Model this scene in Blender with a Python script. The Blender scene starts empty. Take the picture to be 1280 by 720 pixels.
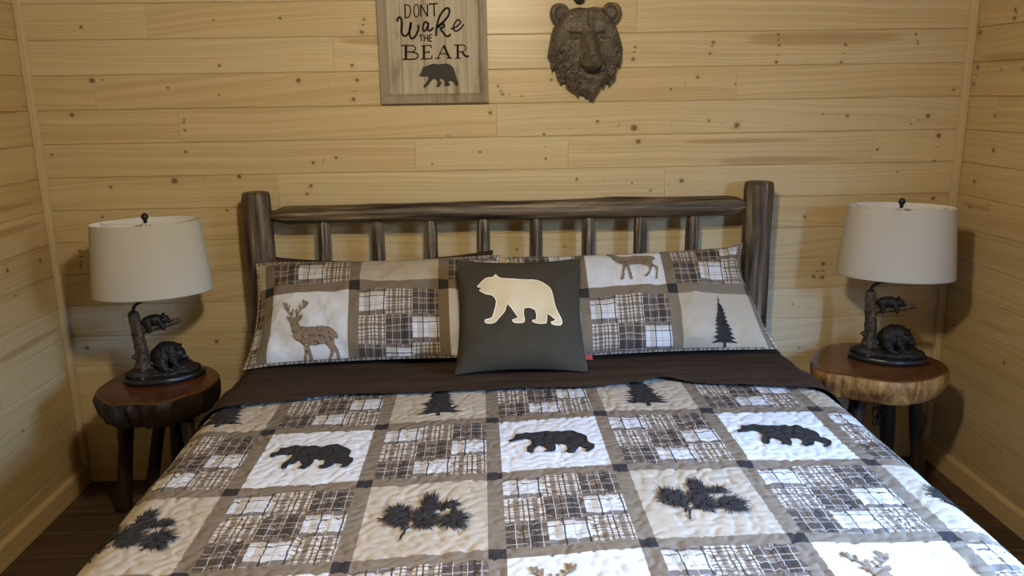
import bpy, bmesh, math, random
import numpy as np
from mathutils import Vector, Matrix, Euler
from mathutils import noise as mnoise
from mathutils.geometry import delaunay_2d_cdt
PI = math.pi
rng = np.random.RandomState(7)
random.seed(11)
sc = bpy.context.scene
COL = sc.collection

QBEAR = [(0.0246,0.1396),(0.0312,0.1538),(0.0441,0.1543),(0.0641,0.1435),(0.0804,0.1421),(0.0889,0.1513),(0.089,0.1706),(0.0824,0.1885),(0.074,0.2058),(0.0753,0.2264),(0.0856,0.2352),(0.0927,0.2233),(0.096,0.2077),(0.1088,0.1978),(0.1173,0.1901),(0.1255,0.2063),(0.1294,0.2231),(0.1211,0.2291),(0.1229,0.2366),(0.1431,0.2382),(0.1533,0.229),(0.157,0.2075),(0.1575,0.1873),(0.173,0.1913),(0.1867,0.1972),(0.1878,0.216),(0.1863,0.2289),(0.1782,0.2306),(0.179,0.238),(0.1903,0.2476),(0.2063,0.2443),(0.2162,0.2277),(0.223,0.2125),(0.2328,0.2215),(0.2439,0.232),(0.2366,0.2396),(0.237,0.2476),(0.251,0.2476),(0.2626,0.2334),(0.2672,0.2135),(0.2632,0.1978),(0.2504,0.1867),(0.253,0.1577),(0.247,0.1425),(0.2356,0.1294),(0.2265,0.1232),(0.2185,0.108),(0.2064,0.0978),(0.1924,0.1038),(0.1793,0.1017),(0.1588,0.1066),(0.149,0.105),(0.1397,0.0978),(0.1228,0.1008),(0.1061,0.1022),(0.09,0.0939),(0.0765,0.0975),(0.0628,0.1051),(0.0463,0.1048),(0.0444,0.1182),(0.0369,0.1313)]
TW_A = [(0.1054,0.2269),(0.0935,0.1917),(0.0802,0.1611),(0.0574,0.1464)]
TW_B = [(0.1213,0.2066),(0.1482,0.17),(0.1584,0.1299),(0.1542,0.0864)]
TW_C = [(0.1593,0.1597),(0.1876,0.1338),(0.2164,0.1196)]
TW_D = [(0.127,0.2073),(0.1632,0.1949),(0.1943,0.1932),(0.2309,0.1922)]
TW_S = [(0.0978,0.264),(0.1054,0.2269),(0.1213,0.2066)]
TW_E = [(0.1051,0.2213),(0.0968,0.1749),(0.0971,0.1277)]
TW_F = [(0.1376,0.1916),(0.1739,0.1675),(0.1945,0.2102)]
DEER = [(0.0849,-0.1164),(0.1041,-0.1217),(0.1225,-0.1232),(0.1477,-0.1131),(0.1448,-0.1324),(0.134,-0.1386),(0.1379,-0.1568),(0.1493,-0.1634),(0.1857,-0.1677),(0.2251,-0.166),(0.2541,-0.1731),(0.2729,-0.1871),(0.2818,-0.2028),(0.2787,-0.2148),(0.2701,-0.2088),(0.2673,-0.2154),(0.268,-0.2289),(0.2797,-0.2498),(0.2852,-0.2667),(0.2856,-0.2844),(0.2782,-0.2846),(0.2757,-0.2694),(0.2669,-0.2556),(0.2632,-0.2686),(0.2533,-0.2811),(0.2446,-0.2793),(0.2552,-0.2648),(0.2544,-0.2515),(0.2361,-0.2301),(0.2038,-0.2366),(0.178,-0.2349),(0.184,-0.2602),(0.19,-0.2825),(0.1804,-0.2832),(0.1711,-0.2594),(0.1657,-0.2823),(0.1579,-0.2832),(0.1615,-0.2587),(0.1585,-0.2349),(0.1389,-0.2199),(0.1191,-0.2011),(0.111,-0.176),(0.107,-0.1615),(0.0988,-0.1523),(0.1008,-0.1431),(0.0919,-0.1315)]
DOE = [(0.1091,0.1979),(0.1259,0.194),(0.1384,0.1906),(0.1584,0.1821),(0.191,0.1767),(0.2322,0.1778),(0.2704,0.1687),(0.2881,0.1588),(0.2919,0.1464),(0.2849,0.142),(0.2777,0.1326),(0.2783,0.1196),(0.2946,0.1016),(0.2923,0.0824),(0.289,0.0541),(0.2766,0.0482),(0.2827,0.064),(0.2853,0.0926),(0.2757,0.1061),(0.2671,0.0891),(0.248,0.0566),(0.2369,0.0592),(0.2555,0.0802),(0.2613,0.0993),(0.2419,0.1207),(0.2151,0.126),(0.1887,0.1231),(0.1865,0.1),(0.1917,0.0552),(0.1807,0.051),(0.1769,0.1007),(0.1745,0.1161),(0.1632,0.0817),(0.1553,0.0476),(0.1436,0.0453),(0.1544,0.0773),(0.164,0.1221),(0.1508,0.1334),(0.1332,0.1559),(0.1231,0.1749),(0.1141,0.1844)]
CBEAR = [(-0.7019,0.4417),(-0.6425,0.504),(-0.5522,0.5803),(-0.4351,0.585),(-0.3897,0.6414),(-0.3518,0.5868),(-0.2587,0.549),(-0.0422,0.5265),(0.2061,0.5462),(0.3608,0.5),(0.4975,0.3727),(0.54,0.2313),(0.5712,0.0403),(0.6211,-0.114),(0.6715,-0.2329),(0.6391,-0.2987),(0.5249,-0.3023),(0.4898,-0.2682),(0.5721,-0.2303),(0.5284,-0.179),(0.4306,-0.1024),(0.4054,-0.2826),(0.211,-0.2642),(0.1876,-0.2203),(0.2508,-0.2053),(0.2384,-0.0197),(0.0541,0.012),(0.0558,-0.2169),(0.0227,-0.2592),(-0.1025,-0.2559),(-0.1325,-0.212),(-0.0488,-0.1808),(-0.0668,-0.1134),(-0.2,0.0831),(-0.2533,-0.0413),(-0.3655,-0.1727),(-0.43,-0.2308),(-0.5634,-0.2339),(-0.5796,-0.1771),(-0.4672,-0.1467),(-0.4187,-0.0203),(-0.3823,0.1491),(-0.4538,0.2544),(-0.5453,0.2738),(-0.6285,0.3209),(-0.669,0.3568),(-0.6242,0.3908),(-0.6401,0.4157),(-0.6861,0.4237)]
SBEAR = [(-0.3498,1.7179),(-0.3414,1.7288),(-0.3333,1.7479),(-0.3247,1.7494),(-0.3189,1.7532),(-0.3074,1.7569),(-0.2902,1.761),(-0.2733,1.7581),(-0.2448,1.7604),(-0.2279,1.7558),(-0.2141,1.7435),(-0.2074,1.7213),(-0.2013,1.6991),(-0.196,1.6852),(-0.1992,1.673),(-0.2077,1.6771),(-0.2187,1.6911),(-0.23,1.694),(-0.2359,1.6886),(-0.2293,1.6802),(-0.2364,1.6736),(-0.2534,1.6766),(-0.2502,1.686),(-0.2555,1.6999),(-0.2668,1.7029),(-0.2711,1.6946),(-0.2616,1.689),(-0.2658,1.6807),(-0.2736,1.6714),(-0.2867,1.6727),(-0.279,1.6809),(-0.2823,1.6976),(-0.2952,1.7033),(-0.3053,1.6924),(-0.3161,1.6787),(-0.325,1.6721),(-0.3363,1.6734),(-0.3303,1.6817),(-0.3214,1.6898),(-0.3138,1.7091),(-0.3233,1.7131),(-0.3376,1.7122)]
LETTERS=[ (0.00349365,[(-0.3944,1.9823),(-0.3955,1.9344)]),(0.00291138,[(-0.3978,1.9823),(-0.385,1.9817),(-0.3768,1.9768),(-0.3732,1.9592),(-0.3796,1.9407),(-0.3876,1.9354),(-0.3989,1.9345)]),(0.00291138,[(-0.3498,1.9839),(-0.346,1.9821),(-0.343,1.977),(-0.3411,1.9694),(-0.3407,1.9604),(-0.3419,1.9515),(-0.3444,1.9439),(-0.3479,1.9389),(-0.3518,1.9371),(-0.3556,1.939),(-0.3586,1.9441),(-0.3605,1.9517),(-0.3608,1.9607),(-0.3597,1.9696),(-0.3572,1.9772),(-0.3537,1.9822),(-0.3498,1.9839)]),(0.00349365,[(-0.335,1.9375),(-0.3331,1.9837)]),(0.00349365,[(-0.3331,1.9827),(-0.3087,1.9387)]),(0.00349365,[(-0.3087,1.9387),(-0.3068,1.985)]),(0.00291138,[(-0.2972,1.9886),(-0.2992,1.9812)]),(0.00349365,[(-0.2974,1.9838),(-0.2672,1.9862)]),(0.00349365,[(-0.2818,1.9842),(-0.2818,1.9384)]),(0.00524048,[(-0.4269,1.9199),(-0.4259,1.9305),(-0.4177,1.9368),(-0.4113,1.9314),(-0.4087,1.9143),(-0.4118,1.8848),(-0.4069,1.8697),(-0.3958,1.8679),(-0.384,1.8791),(-0.3765,1.8978),(-0.3738,1.9192)]),(0.00524048,[(-0.3739,1.9181),(-0.381,1.8844),(-0.3786,1.8628),(-0.371,1.8568),(-0.3594,1.8653),(-0.349,1.884),(-0.345,1.9001),(-0.3474,1.9082)]),(0.0046582,[(-0.308,1.9131),(-0.3151,1.9185),(-0.3237,1.9122),(-0.3288,1.8972),(-0.3259,1.8854),(-0.318,1.8874),(-0.3102,1.8997),(-0.3051,1.9157)]),(0.0046582,[(-0.3058,1.913),(-0.3093,1.8943),(-0.3052,1.8851),(-0.2978,1.8872),(-0.2879,1.8967)]),(0.00524048,[(-0.2778,1.8653),(-0.2751,1.8939),(-0.2659,1.9286),(-0.2522,1.9525),(-0.2377,1.9667),(-0.2265,1.9676),(-0.2224,1.9575),(-0.2286,1.9389),(-0.2449,1.9203),(-0.2622,1.9071),(-0.271,1.8976)]),(0.00524048,[(-0.2693,1.8965),(-0.2566,1.9081),(-0.2465,1.908),(-0.2468,1.8989),(-0.2594,1.8921),(-0.2509,1.879),(-0.2401,1.8659),(-0.23,1.8636),(-0.2207,1.8722)]),(0.00407593,[(-0.2201,1.8905),(-0.2036,1.8957),(-0.1864,1.9073),(-0.181,1.9179),(-0.1875,1.9245),(-0.199,1.9182),(-0.2085,1.9011),(-0.2078,1.8876),(-0.1984,1.8827),(-0.1841,1.89),(-0.1678,1.9081)]),(0.0023291,[(-0.3446,1.8683),(-0.3271,1.8697)]),(0.0023291,[(-0.3362,1.8688),(-0.3366,1.8461)]),(0.0023291,[(-0.3227,1.8691),(-0.3236,1.8459)]),(0.0023291,[(-0.3103,1.8701),(-0.3112,1.8458)]),(0.0023291,[(-0.3231,1.8578),(-0.3107,1.8582)]),(0.0023291,[(-0.3041,1.87),(-0.3051,1.8451)]),(0.0023291,[(-0.3046,1.87),(-0.2923,1.8704)]),(0.0023291,[(-0.3045,1.8581),(-0.295,1.8585)]),(0.0023291,[(-0.3056,1.8457),(-0.2932,1.8461)]),(0.00640503,[(-0.3975,1.8301),(-0.3998,1.7801)]),(0.00291138,[(-0.4162,1.8282),(-0.4059,1.8308),(-0.3722,1.8303),(-0.3623,1.8242),(-0.3603,1.8182),(-0.3663,1.8101),(-0.376,1.8065),(-0.3986,1.8062)]),(0.00349365,[(-0.3761,1.8059),(-0.3576,1.8013),(-0.3512,1.792),(-0.3573,1.7828),(-0.3699,1.7791),(-0.414,1.7792)]),(0.00582276,[(-0.3271,1.8292),(-0.3291,1.7796)]),(0.00291138,[(-0.3384,1.8288),(-0.2977,1.8304)]),(0.00291138,[(-0.2988,1.831),(-0.2987,1.8201)]),(0.00291138,[(-0.3281,1.8047),(-0.3078,1.805)]),(0.0023291,[(-0.3081,1.8104),(-0.308,1.7995)]),(0.00291138,[(-0.3416,1.7793),(-0.2974,1.7803)]),(0.00291138,[(-0.2985,1.7803),(-0.2964,1.7928)]),(0.0023291,[(-0.2481,1.8303),(-0.2753,1.7811)]),(0.00582276,[(-0.2492,1.8298),(-0.2282,1.781)]),(0.00291138,[(-0.2662,1.7979),(-0.2345,1.7975)]),(0.0023291,[(-0.2849,1.7807),(-0.2634,1.7809)]),(0.0023291,[(-0.2396,1.7806),(-0.2169,1.7808)]),(0.00582276,[(-0.1944,1.8307),(-0.1953,1.7805)]),(0.00291138,[(-0.2097,1.8298),(-0.1746,1.8304),(-0.1657,1.8249),(-0.1625,1.8167),(-0.1684,1.8086),(-0.1782,1.8049),(-0.1952,1.8046)]),(0.00524048,[(-0.1782,1.8043),(-0.1689,1.7911),(-0.1611,1.7855),(-0.1514,1.7887)]),(0.0023291,[(-0.2073,1.7796),(-0.1829,1.7804)]) ]
ANTS = [[(0.1068,-0.1197),(0.0916,-0.0986),(0.0776,-0.0825),(0.069,-0.0607)],
        [(0.0847,-0.0906),(0.0795,-0.0624)],
        [(0.0902,-0.097),(0.0928,-0.0712)],
        [(0.1068,-0.1182),(0.1088,-0.0905)],
        [(0.1246,-0.1198),(0.1396,-0.0992),(0.1567,-0.086),(0.1658,-0.0647)],
        [(0.141,-0.0978),(0.1342,-0.0766)],
        [(0.1519,-0.0893),(0.1454,-0.0552)],
        [(0.1581,-0.0832),(0.1522,-0.0589)],
        [(0.1246,-0.1161),(0.1225,-0.0918)]]
KNOTS= [(-1.635,1.716,0.0131),(-1.134,1.766,0.0082),(-1.729,1.585,0.0098),(-1.358,1.318,0.0164),(-1.301,1.433,0.0082),(-1.831,1.43,0.0066),(-1.617,1.297,0.0098),(-1.097,1.329,0.0098),(-1.295,1.518,0.0066),(-1.294,1.559,0.0049),(-1.139,1.937,0.0049),(-1.343,1.684,0.0066),(-1.146,1.653,0.0049),(-1.649,1.917,0.0082),(-0.883,1.94,0.0066),(-0.558,1.932,0.0066),(-0.57,1.885,0.0098),(-0.83,1.704,0.0115),(-0.599,1.703,0.0098),(-0.617,1.629,0.0098),(-0.702,1.399,0.0082),(-0.795,1.38,0.0082),(-0.81,1.288,0.0082),(-0.829,1.254,0.0082),(-0.615,1.759,0.0082),(-0.072,1.567,0.0098),(-0.038,1.67,0.0066),(-0.021,1.639,0.0082),(0.176,1.692,0.0066),(0.364,1.525,0.0082),(0.145,1.478,0.0072),(0.28,1.293,0.0072),(0.151,1.379,0.0066),(0.512,1.814,0.0066),(0.505,1.768,0.0098),(0.827,1.828,0.0082),(0.815,1.785,0.0066),(0.768,1.694,0.0082),(0.661,1.648,0.0059),(0.514,1.497,0.0164),(0.938,1.5,0.0148),(0.923,1.665,0.0049),(0.821,1.521,0.0066),(0.717,1.278,0.0115),(0.533,1.442,0.0131),(0.51,1.272,0.0052),(0.588,1.241,0.0059),(1.088,1.855,0.0066),(1.094,1.813,0.0066),(1.086,1.748,0.0082),(1.353,1.744,0.0072),(1.365,1.812,0.0082),(1.649,1.849,0.0066),(1.661,1.812,0.0052),(1.395,1.531,0.0089),(1.733,1.525,0.0108),(1.788,1.445,0.0131),(1.78,1.341,0.0066),(1.829,1.629,0.0072),(1.294,1.539,0.0049),(1.666,1.494,0.0043),(1.628,1.297,0.0049),(1.534,1.392,0.0082),(1.792,1.183,0.0098),(-1.618,1.297,0.0072),(-1.665,1.177,0.0072),(-1.774,1.037,0.0098),(-1.777,0.993,0.0049),(-1.78,0.97,0.0059),(-1.159,1.193,0.0066),(-1.411,0.789,0.0039),(-1.802,0.62,0.0115),(-1.257,0.633,0.0098),(-1.14,0.69,0.0039),(1.474,1.167,0.0072),(1.246,1.116,0.0072),(1.429,0.994,0.0039),(1.342,0.91,0.0108),(1.304,0.855,0.0092),(1.343,0.851,0.0105),(1.221,0.736,0.0046),(0.028,1.003,0.0066),(0.23,1.012,0.0049),(0.056,1.631,0.0049),(-1.593,1.718,0.0049),(-0.245,1.478,0.0049),(-0.314,1.366,0.0049),(-0.117,1.411,0.0066)]
JOINTS= {13: [-1.397, 0.516], 12: [-0.685], 11: [-1.63, 0.929], 10: [-1.315, -0.046], 9: [-0.381, 0.244, 1.515], 8: [-0.944, 0.647], 6: [0.274], 4: [-1.636], 3: [1.493]}
KR= [(-0.224, 1.397, 0.013), (-0.224, 1.397, 0.009), (-0.045, 1.848, 0.013), (-0.251, 1.888, 0.013), (-0.042, 1.65, 0.011), (-0.056, 1.716, 0.013), (-0.212, 1.702, 0.006), (-0.335, 1.702, 0.006), (-0.203, 1.528, 0.009), (-0.229, 1.398, 0.009), (-0.124, 1.265, 0.011), (-0.112, 1.159, 0.009)]
CLUSTERS = [((0.0921,0.1916),(0.0794,0.1493),0.0365,0.0479,95),((0.1592,0.1538),(0.1542,0.105),0.0229,0.0472,70),((0.1733,0.1439),(0.2019,0.1237),0.029,0.0216,46),((0.183,0.1974),(0.2196,0.1964),0.0331,0.0436,95),((0.127,0.2073),(0.1545,0.1881),0.0327,0.0451,60),((0.1153,0.2002),(0.1307,0.1619),0.0159,0.0347,40),((0.1048,0.2157),(0.1004,0.1869),0.0129,0.0341,30)]

CAMP = (-0.1104, -3.3459, 1.6454, 0.0345, 0.2369, -0.0157, 1012.15)
LAMP_C, LAMP_EMIT, SKY, EXPO = (1.0, 0.87, 0.64), 318.0, 205.0, 0.0


# ------------------------------------------------------------------ helpers
def link(o, parent=None):
    COL.objects.link(o)
    if parent is not None:
        o.parent = parent
    return o

def tag(o, label=None, cat=None, group=None, kind=None):
    if label: o['label'] = label
    if cat: o['category'] = cat
    if group: o['group'] = group
    if kind: o['kind'] = kind
    return o

def thing(name, label, cat, loc=(0, 0, 0), rotz=0.0, group=None):
    o = bpy.data.objects.new(name, None)
    o.empty_display_size = 0.1
    o.location = loc
    o.rotation_euler = (0, 0, rotz)
    link(o)
    return tag(o, label, cat, group)

def mesh_obj(name, verts, faces, mats, parent=None, midx=None, smooth=True, uvs=None):
    me = bpy.data.meshes.new(name)
    verts = np.asarray(verts, dtype=float)
    me.from_pydata([tuple(v) for v in verts], [], [tuple(int(i) for i in f) for f in faces])
    if not isinstance(mats, (list, tuple)):
        mats = [mats]
    for m in mats:
        me.materials.append(m)
    if midx is not None:
        me.polygons.foreach_set('material_index', np.asarray(midx, dtype=np.int32))
    if smooth:
        me.polygons.foreach_set('use_smooth', np.ones(len(me.polygons), dtype=bool))
    if uvs is not None:
        ul = me.uv_layers.new(name='patch')
        ul.data.foreach_set('uv', np.asarray(uvs, dtype=np.float32).ravel())
    me.update()
    o = bpy.data.objects.new(name, me)
    return link(o, parent)

def bm_obj(name, bm, mat, parent=None, smooth=True):
    me = bpy.data.meshes.new(name)
    bmesh.ops.recalc_face_normals(bm, faces=bm.faces[:])
    bm.to_mesh(me); bm.free()
    me.materials.append(mat)
    if smooth:
        me.polygons.foreach_set('use_smooth', np.ones(len(me.polygons), dtype=bool))
    o = bpy.data.objects.new(name, me)
    return link(o, parent)

def add_attr(o, name, kind, data):
    a = o.data.attributes.new(name, kind, 'POINT')
    if kind == 'FLOAT_VECTOR':
        a.data.foreach_set('vector', np.asarray(data, dtype=np.float32).ravel())
    else:
        a.data.foreach_set('value', np.asarray(data, dtype=np.float32).ravel())

def bm_box(bm, x0, x1, y0, y1, z0, z1, bev=0.0):
    r = bmesh.ops.create_cube(bm, size=1.0)
    for v in r['verts']:
        v.co = Vector(((x0 + x1) / 2 + v.co.x * (x1 - x0), (y0 + y1) / 2 + v.co.y * (y1 - y0), (z0 + z1) / 2 + v.co.z * (z1 - z0)))
    if bev > 0:
        es = list({e for v in r['verts'] for e in v.link_edges})
        bmesh.ops.bevel(bm, geom=es, offset=bev, segments=2, profile=0.5, affect='EDGES')

def smooth_path(pts, n=6):
    pts = [np.array(p, float) for p in pts]
    if len(pts) < 3:
        return pts
    out = []
    P = [2 * pts[0] - pts[1]] + pts + [2 * pts[-1] - pts[-2]]
    for i in range(1, len(P) - 2):
        p0, p1, p2, p3 = P[i - 1], P[i], P[i + 1], P[i + 2]
        for k in range(n):
            t = k / n
            out.append(0.5 * ((2 * p1) + (-p0 + p2) * t + (2 * p0 - 5 * p1 + 4 * p2 - p3) * t * t + (-p0 + 3 * p1 - 3 * p2 + p3) * t ** 3))
    out.append(pts[-1])
    return out

def tube(path, radii, seg=12, cap=True):
    """verts, faces of a round tube along a path"""
    path = [np.array(p, float) for p in path]
    n = len(path)
    if np.isscalar(radii):
        radii = [radii] * n
    verts, faces = [], []
    T = [(path[min(i + 1, n - 1)] - path[max(i - 1, 0)]) for i in range(n)]
    T = [t / (np.linalg.norm(t) + 1e-12) for t in T]
    ref = np.array([0, 0, 1.0]) if abs(T[0][2]) < 0.9 else np.array([0, 1.0, 0])
    a = np.cross(T[0], ref); a /= np.linalg.norm(a)
    for i in range(n):
        a = a - T[i] * (a @ T[i]); a /= np.linalg.norm(a)
        b = np.cross(T[i], a)
        for k in range(seg):
            th = 2 * PI * k / seg
            verts.append(path[i] + radii[i] * (math.cos(th) * a + math.sin(th) * b))
    for i in range(n - 1):
        for k in range(seg):
            k2 = (k + 1) % seg
            faces.append((i * seg + k, i * seg + k2, (i + 1) * seg + k2, (i + 1) * seg + k))
    if cap:
        verts.append(path[0]); c0 = len(verts) - 1
        verts.append(path[-1]); c1 = len(verts) - 1
        for k in range(seg):
            k2 = (k + 1) % seg
            faces.append((c0, k2, k))
            faces.append((c1, (n - 1) * seg + k, (n - 1) * seg + k2))
    return verts, faces

def lathe(profile, seg=32, sx=1.0, sy=1.0):
    verts, faces = [], []
    for r, z in profile:
        for k in range(seg):
            th = 2 * PI * k / seg
            verts.append((r * math.cos(th) * sx, r * math.sin(th) * sy, z))
    for i in range(len(profile) - 1):
        for k in range(seg):
            k2 = (k + 1) % seg
            faces.append((i * seg + k, i * seg + k2, (i + 1) * seg + k2, (i + 1) * seg + k))
    return verts, faces

def merge(*vf):
    V, F = [], []
    for v, f in vf:
        o = len(V)
        V += list(v)
        F += [tuple(i + o for i in q) for q in f]
    return V, F

# ------------------------------------------------------------------ node helpers
class NT:
    def __init__(self, name, rough=0.6, spec=0.5):
        self.m = bpy.data.materials.new(name)
        self.m.use_nodes = True
        self.t = self.m.node_tree
        self.t.nodes.clear()
        self.out = self.n('ShaderNodeOutputMaterial')
        self.p = self.n('ShaderNodeBsdfPrincipled')
        self.p.inputs['Roughness'].default_value = rough
        self.p.inputs['Specular IOR Level'].default_value = spec
        self.l(self.p.outputs[0], self.out.inputs[0])
    def n(self, typ, **kw):
        nd = self.t.nodes.new(typ)
        for k, v in kw.items():
            setattr(nd, k, v)
        return nd
    def l(self, a, b):
        self.t.links.new(a, b)
    def put(self, sock, v):
        if hasattr(v, 'default_value') or isinstance(v, bpy.types.NodeSocket):
            self.l(v, sock)
        elif isinstance(v, (tuple, list)) and len(v) == 3 and sock.type == 'RGBA':
            sock.default_value = (*v, 1)
        else:
            sock.default_value = v
    def math(self, op, a, b=None, c=None, clamp=False):
        nd = self.n('ShaderNodeMath', operation=op, use_clamp=clamp)
        self.put(nd.inputs[0], a)
        if b is not None: self.put(nd.inputs[1], b)
        if c is not None: self.put(nd.inputs[2], c)
        return nd.outputs[0]
    def mix(self, f, a, b, blend='MIX'):
        nd = self.n('ShaderNodeMix', data_type='RGBA', blend_type=blend, clamp_factor=True)
        self.put(nd.inputs['Factor'], f)
        ca = [s for s in nd.inputs if s.name == 'A' and s.type == 'RGBA'][0]
        cb = [s for s in nd.inputs if s.name == 'B' and s.type == 'RGBA'][0]
        self.put(ca, a); self.put(cb, b)
        return [s for s in nd.outputs if s.type == 'RGBA'][0]
    def attr(self, name):
        return self.n('ShaderNodeAttribute', attribute_name=name)
    def coord(self, which='Object'):
        return self.n('ShaderNodeTexCoord').outputs[which]
    def mapping(self, vec, scale=(1, 1, 1), loc=(0, 0, 0), rot=(0, 0, 0)):
        nd = self.n('ShaderNodeMapping')
        nd.inputs['Scale'].default_value = scale
        nd.inputs['Location'].default_value = loc
        nd.inputs['Rotation'].default_value = rot
        self.l(vec, nd.inputs['Vector'])
        return nd.outputs[0]
    def noise(self, vec, scale=1.0, detail=3.0, rough=0.55, dist=0.0, col=False):
        nd = self.n('ShaderNodeTexNoise')
        nd.inputs['Scale'].default_value = scale
        nd.inputs['Detail'].default_value = detail
        nd.inputs['Roughness'].default_value = rough
        nd.inputs['Distortion'].default_value = dist
        if vec is not None: self.l(vec, nd.inputs['Vector'])
        return nd.outputs['Color' if col else 'Fac']
    def ramp(self, fac, stops, interp='LINEAR'):
        nd = self.n('ShaderNodeValToRGB')
        cr = nd.color_ramp
        cr.interpolation = interp
        while len(cr.elements) < len(stops):
            cr.elements.new(0.5)
        for e, (p, c) in zip(cr.elements, stops):
            e.position = p
            e.color = (*c, 1) if len(c) == 3 else c
        self.put(nd.inputs[0], fac)
        return nd.outputs[0]
    def sep(self, vec):
        nd = self.n('ShaderNodeSeparateXYZ'); self.l(vec, nd.inputs[0])
        return nd.outputs
    def comb(self, x, y, z):
        nd = self.n('ShaderNodeCombineXYZ')
        for i, v in enumerate((x, y, z)): self.put(nd.inputs[i], v)
        return nd.outputs[0]
    def bump(self, h, strength=0.3, dist=0.01):
        nd = self.n('ShaderNodeBump')
        nd.inputs['Strength'].default_value = strength
        nd.inputs['Distance'].default_value = dist
        self.l(h, nd.inputs['Height'])
        self.l(nd.outputs[0], self.p.inputs['Normal'])
    def color(self, c):
        self.put(self.p.inputs['Base Color'], c)

def srgb(r, g, b):
    f = lambda c: (c / 255 / 12.92) if c / 255 <= 0.04045 else ((c / 255 + 0.055) / 1.055) ** 2.4
    return (f(r), f(g), f(b))

def grey(v): return (v, v, v)

# ------------------------------------------------------------------ materials
def mat_pine(name, cream, amber, dark=(0.060, 0.030, 0.012), rough=0.36):
    m = NT(name, rough, 0.45)
    x = m.sep(m.attr('gc').outputs['Vector'])
    u, g, r = x[0], x[1], x[2]
    v1 = m.comb(m.math('MULTIPLY', u, 1.1), m.math('MULTIPLY', g, 150.0), m.math('MULTIPLY', r, 53.0))
    fine = m.noise(v1, 1.0, 3.0, 0.6)
    v2 = m.comb(m.math('MULTIPLY', u, 0.30), m.math('MULTIPLY', g, 44.0), m.math('MULTIPLY', r, 31.0))
    ring = m.noise(v2, 1.0, 1.0, 0.4, 0.3)
    ringm = m.ramp(ring, [(0.40, grey(0)), (0.56, grey(0.9)), (0.60, grey(0.15)), (0.80, grey(0))])
    v3 = m.comb(m.math('MULTIPLY', u, 0.8), m.math('MULTIPLY', g, 9.0), m.math('MULTIPLY', r, 17.0))
    broad = m.noise(v3, 1.0, 2.0, 0.5)
    tone = m.attr('tone').outputs['Fac']
    base = m.mix(m.math('MULTIPLY', m.ramp(broad, [(0.35, grey(0)), (0.75, grey(1))]), 0.38), cream, amber)
    base = m.mix(m.math('MULTIPLY', ringm, m.math('MULTIPLY_ADD', tone, 0.65, 0.12)), base, tuple(c * 0.70 for c in amber))
    base = m.mix(m.math('MULTIPLY', m.ramp(fine, [(0.40, grey(0)), (0.68, grey(1))]), 0.42), base, tuple(c * 0.82 for c in amber))
    base = m.mix(m.math('MULTIPLY', m.math('SUBTRACT', tone, 0.3), 0.7), base, amber)
    heart = m.attr('heart').outputs['Fac']
    hn = m.ramp(m.math('ADD', heart, m.math('MULTIPLY', m.math('SUBTRACT', ring, 0.5), 1.3)), [(0.30, grey(0)), (0.48, grey(0.75)), (0.9, grey(1))])
    base = m.mix(m.math('MULTIPLY', hn, 0.62), base, tuple(c * k for c, k in zip(amber, (0.66, 0.52, 0.42))))
    kv = m.sep(m.attr('kv').outputs['Vector'])
    wob = m.noise(m.comb(kv[0], kv[1], m.math('MULTIPLY', kv[2], 9.0)), 1.3, 2.0, 0.5)
    d = m.math('SQRT', m.math('ADD', m.math('POWER', kv[0], 2.0), m.math('POWER', kv[1], 2.0)))
    d = m.math('ADD', d, m.math('MULTIPLY', m.math('SUBTRACT', wob, 0.5), 0.9))
    halo = m.ramp(m.math('MULTIPLY', d, 0.33), [(0.24, grey(1)), (0.6, grey(0.22)), (1.0, grey(0))])
    base = m.mix(m.math('MULTIPLY', halo, 0.38), base, tuple(c * k for c, k in zip(amber, (0.62, 0.50, 0.40))))
    core = m.ramp(d, [(0.35, grey(0.8)), (0.6, grey(0.65)), (0.75, grey(1)), (0.95, grey(0))])
    base = m.mix(m.math('MULTIPLY', core, 0.92), base, dark)
    m.color(base)
    m.put(m.p.inputs['Roughness'], m.math('MULTIPLY_ADD', fine, 0.2, rough - 0.1))
    m.bump(m.math('ADD', m.math('MULTIPLY', fine, 0.4), broad), 0.08, 0.004)
    return m.m

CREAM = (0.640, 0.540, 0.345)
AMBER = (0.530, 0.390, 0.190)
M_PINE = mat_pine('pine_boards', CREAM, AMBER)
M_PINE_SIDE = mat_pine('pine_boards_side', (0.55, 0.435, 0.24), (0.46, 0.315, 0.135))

def mat_simple(name, c, rough=0.6, spec=0.5, var=0.15, scale=30.0, bump=0.0, bscale=None, metal=0.0, sheen=0.0):
    m = NT(name, rough, spec)
    v = m.coord()
    n = m.noise(v, scale, 4.0, 0.6)
    m.color(m.mix(n, tuple(x * (1 - var) for x in c), tuple(min(1, x * (1 + var)) for x in c)))
    m.p.inputs['Metallic'].default_value = metal
    if sheen: m.p.inputs['Sheen Weight'].default_value = sheen
    if bump:
        m.bump(m.noise(v, bscale or scale * 3, 4.0, 0.6), bump, 0.004)
    return m.m

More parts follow.
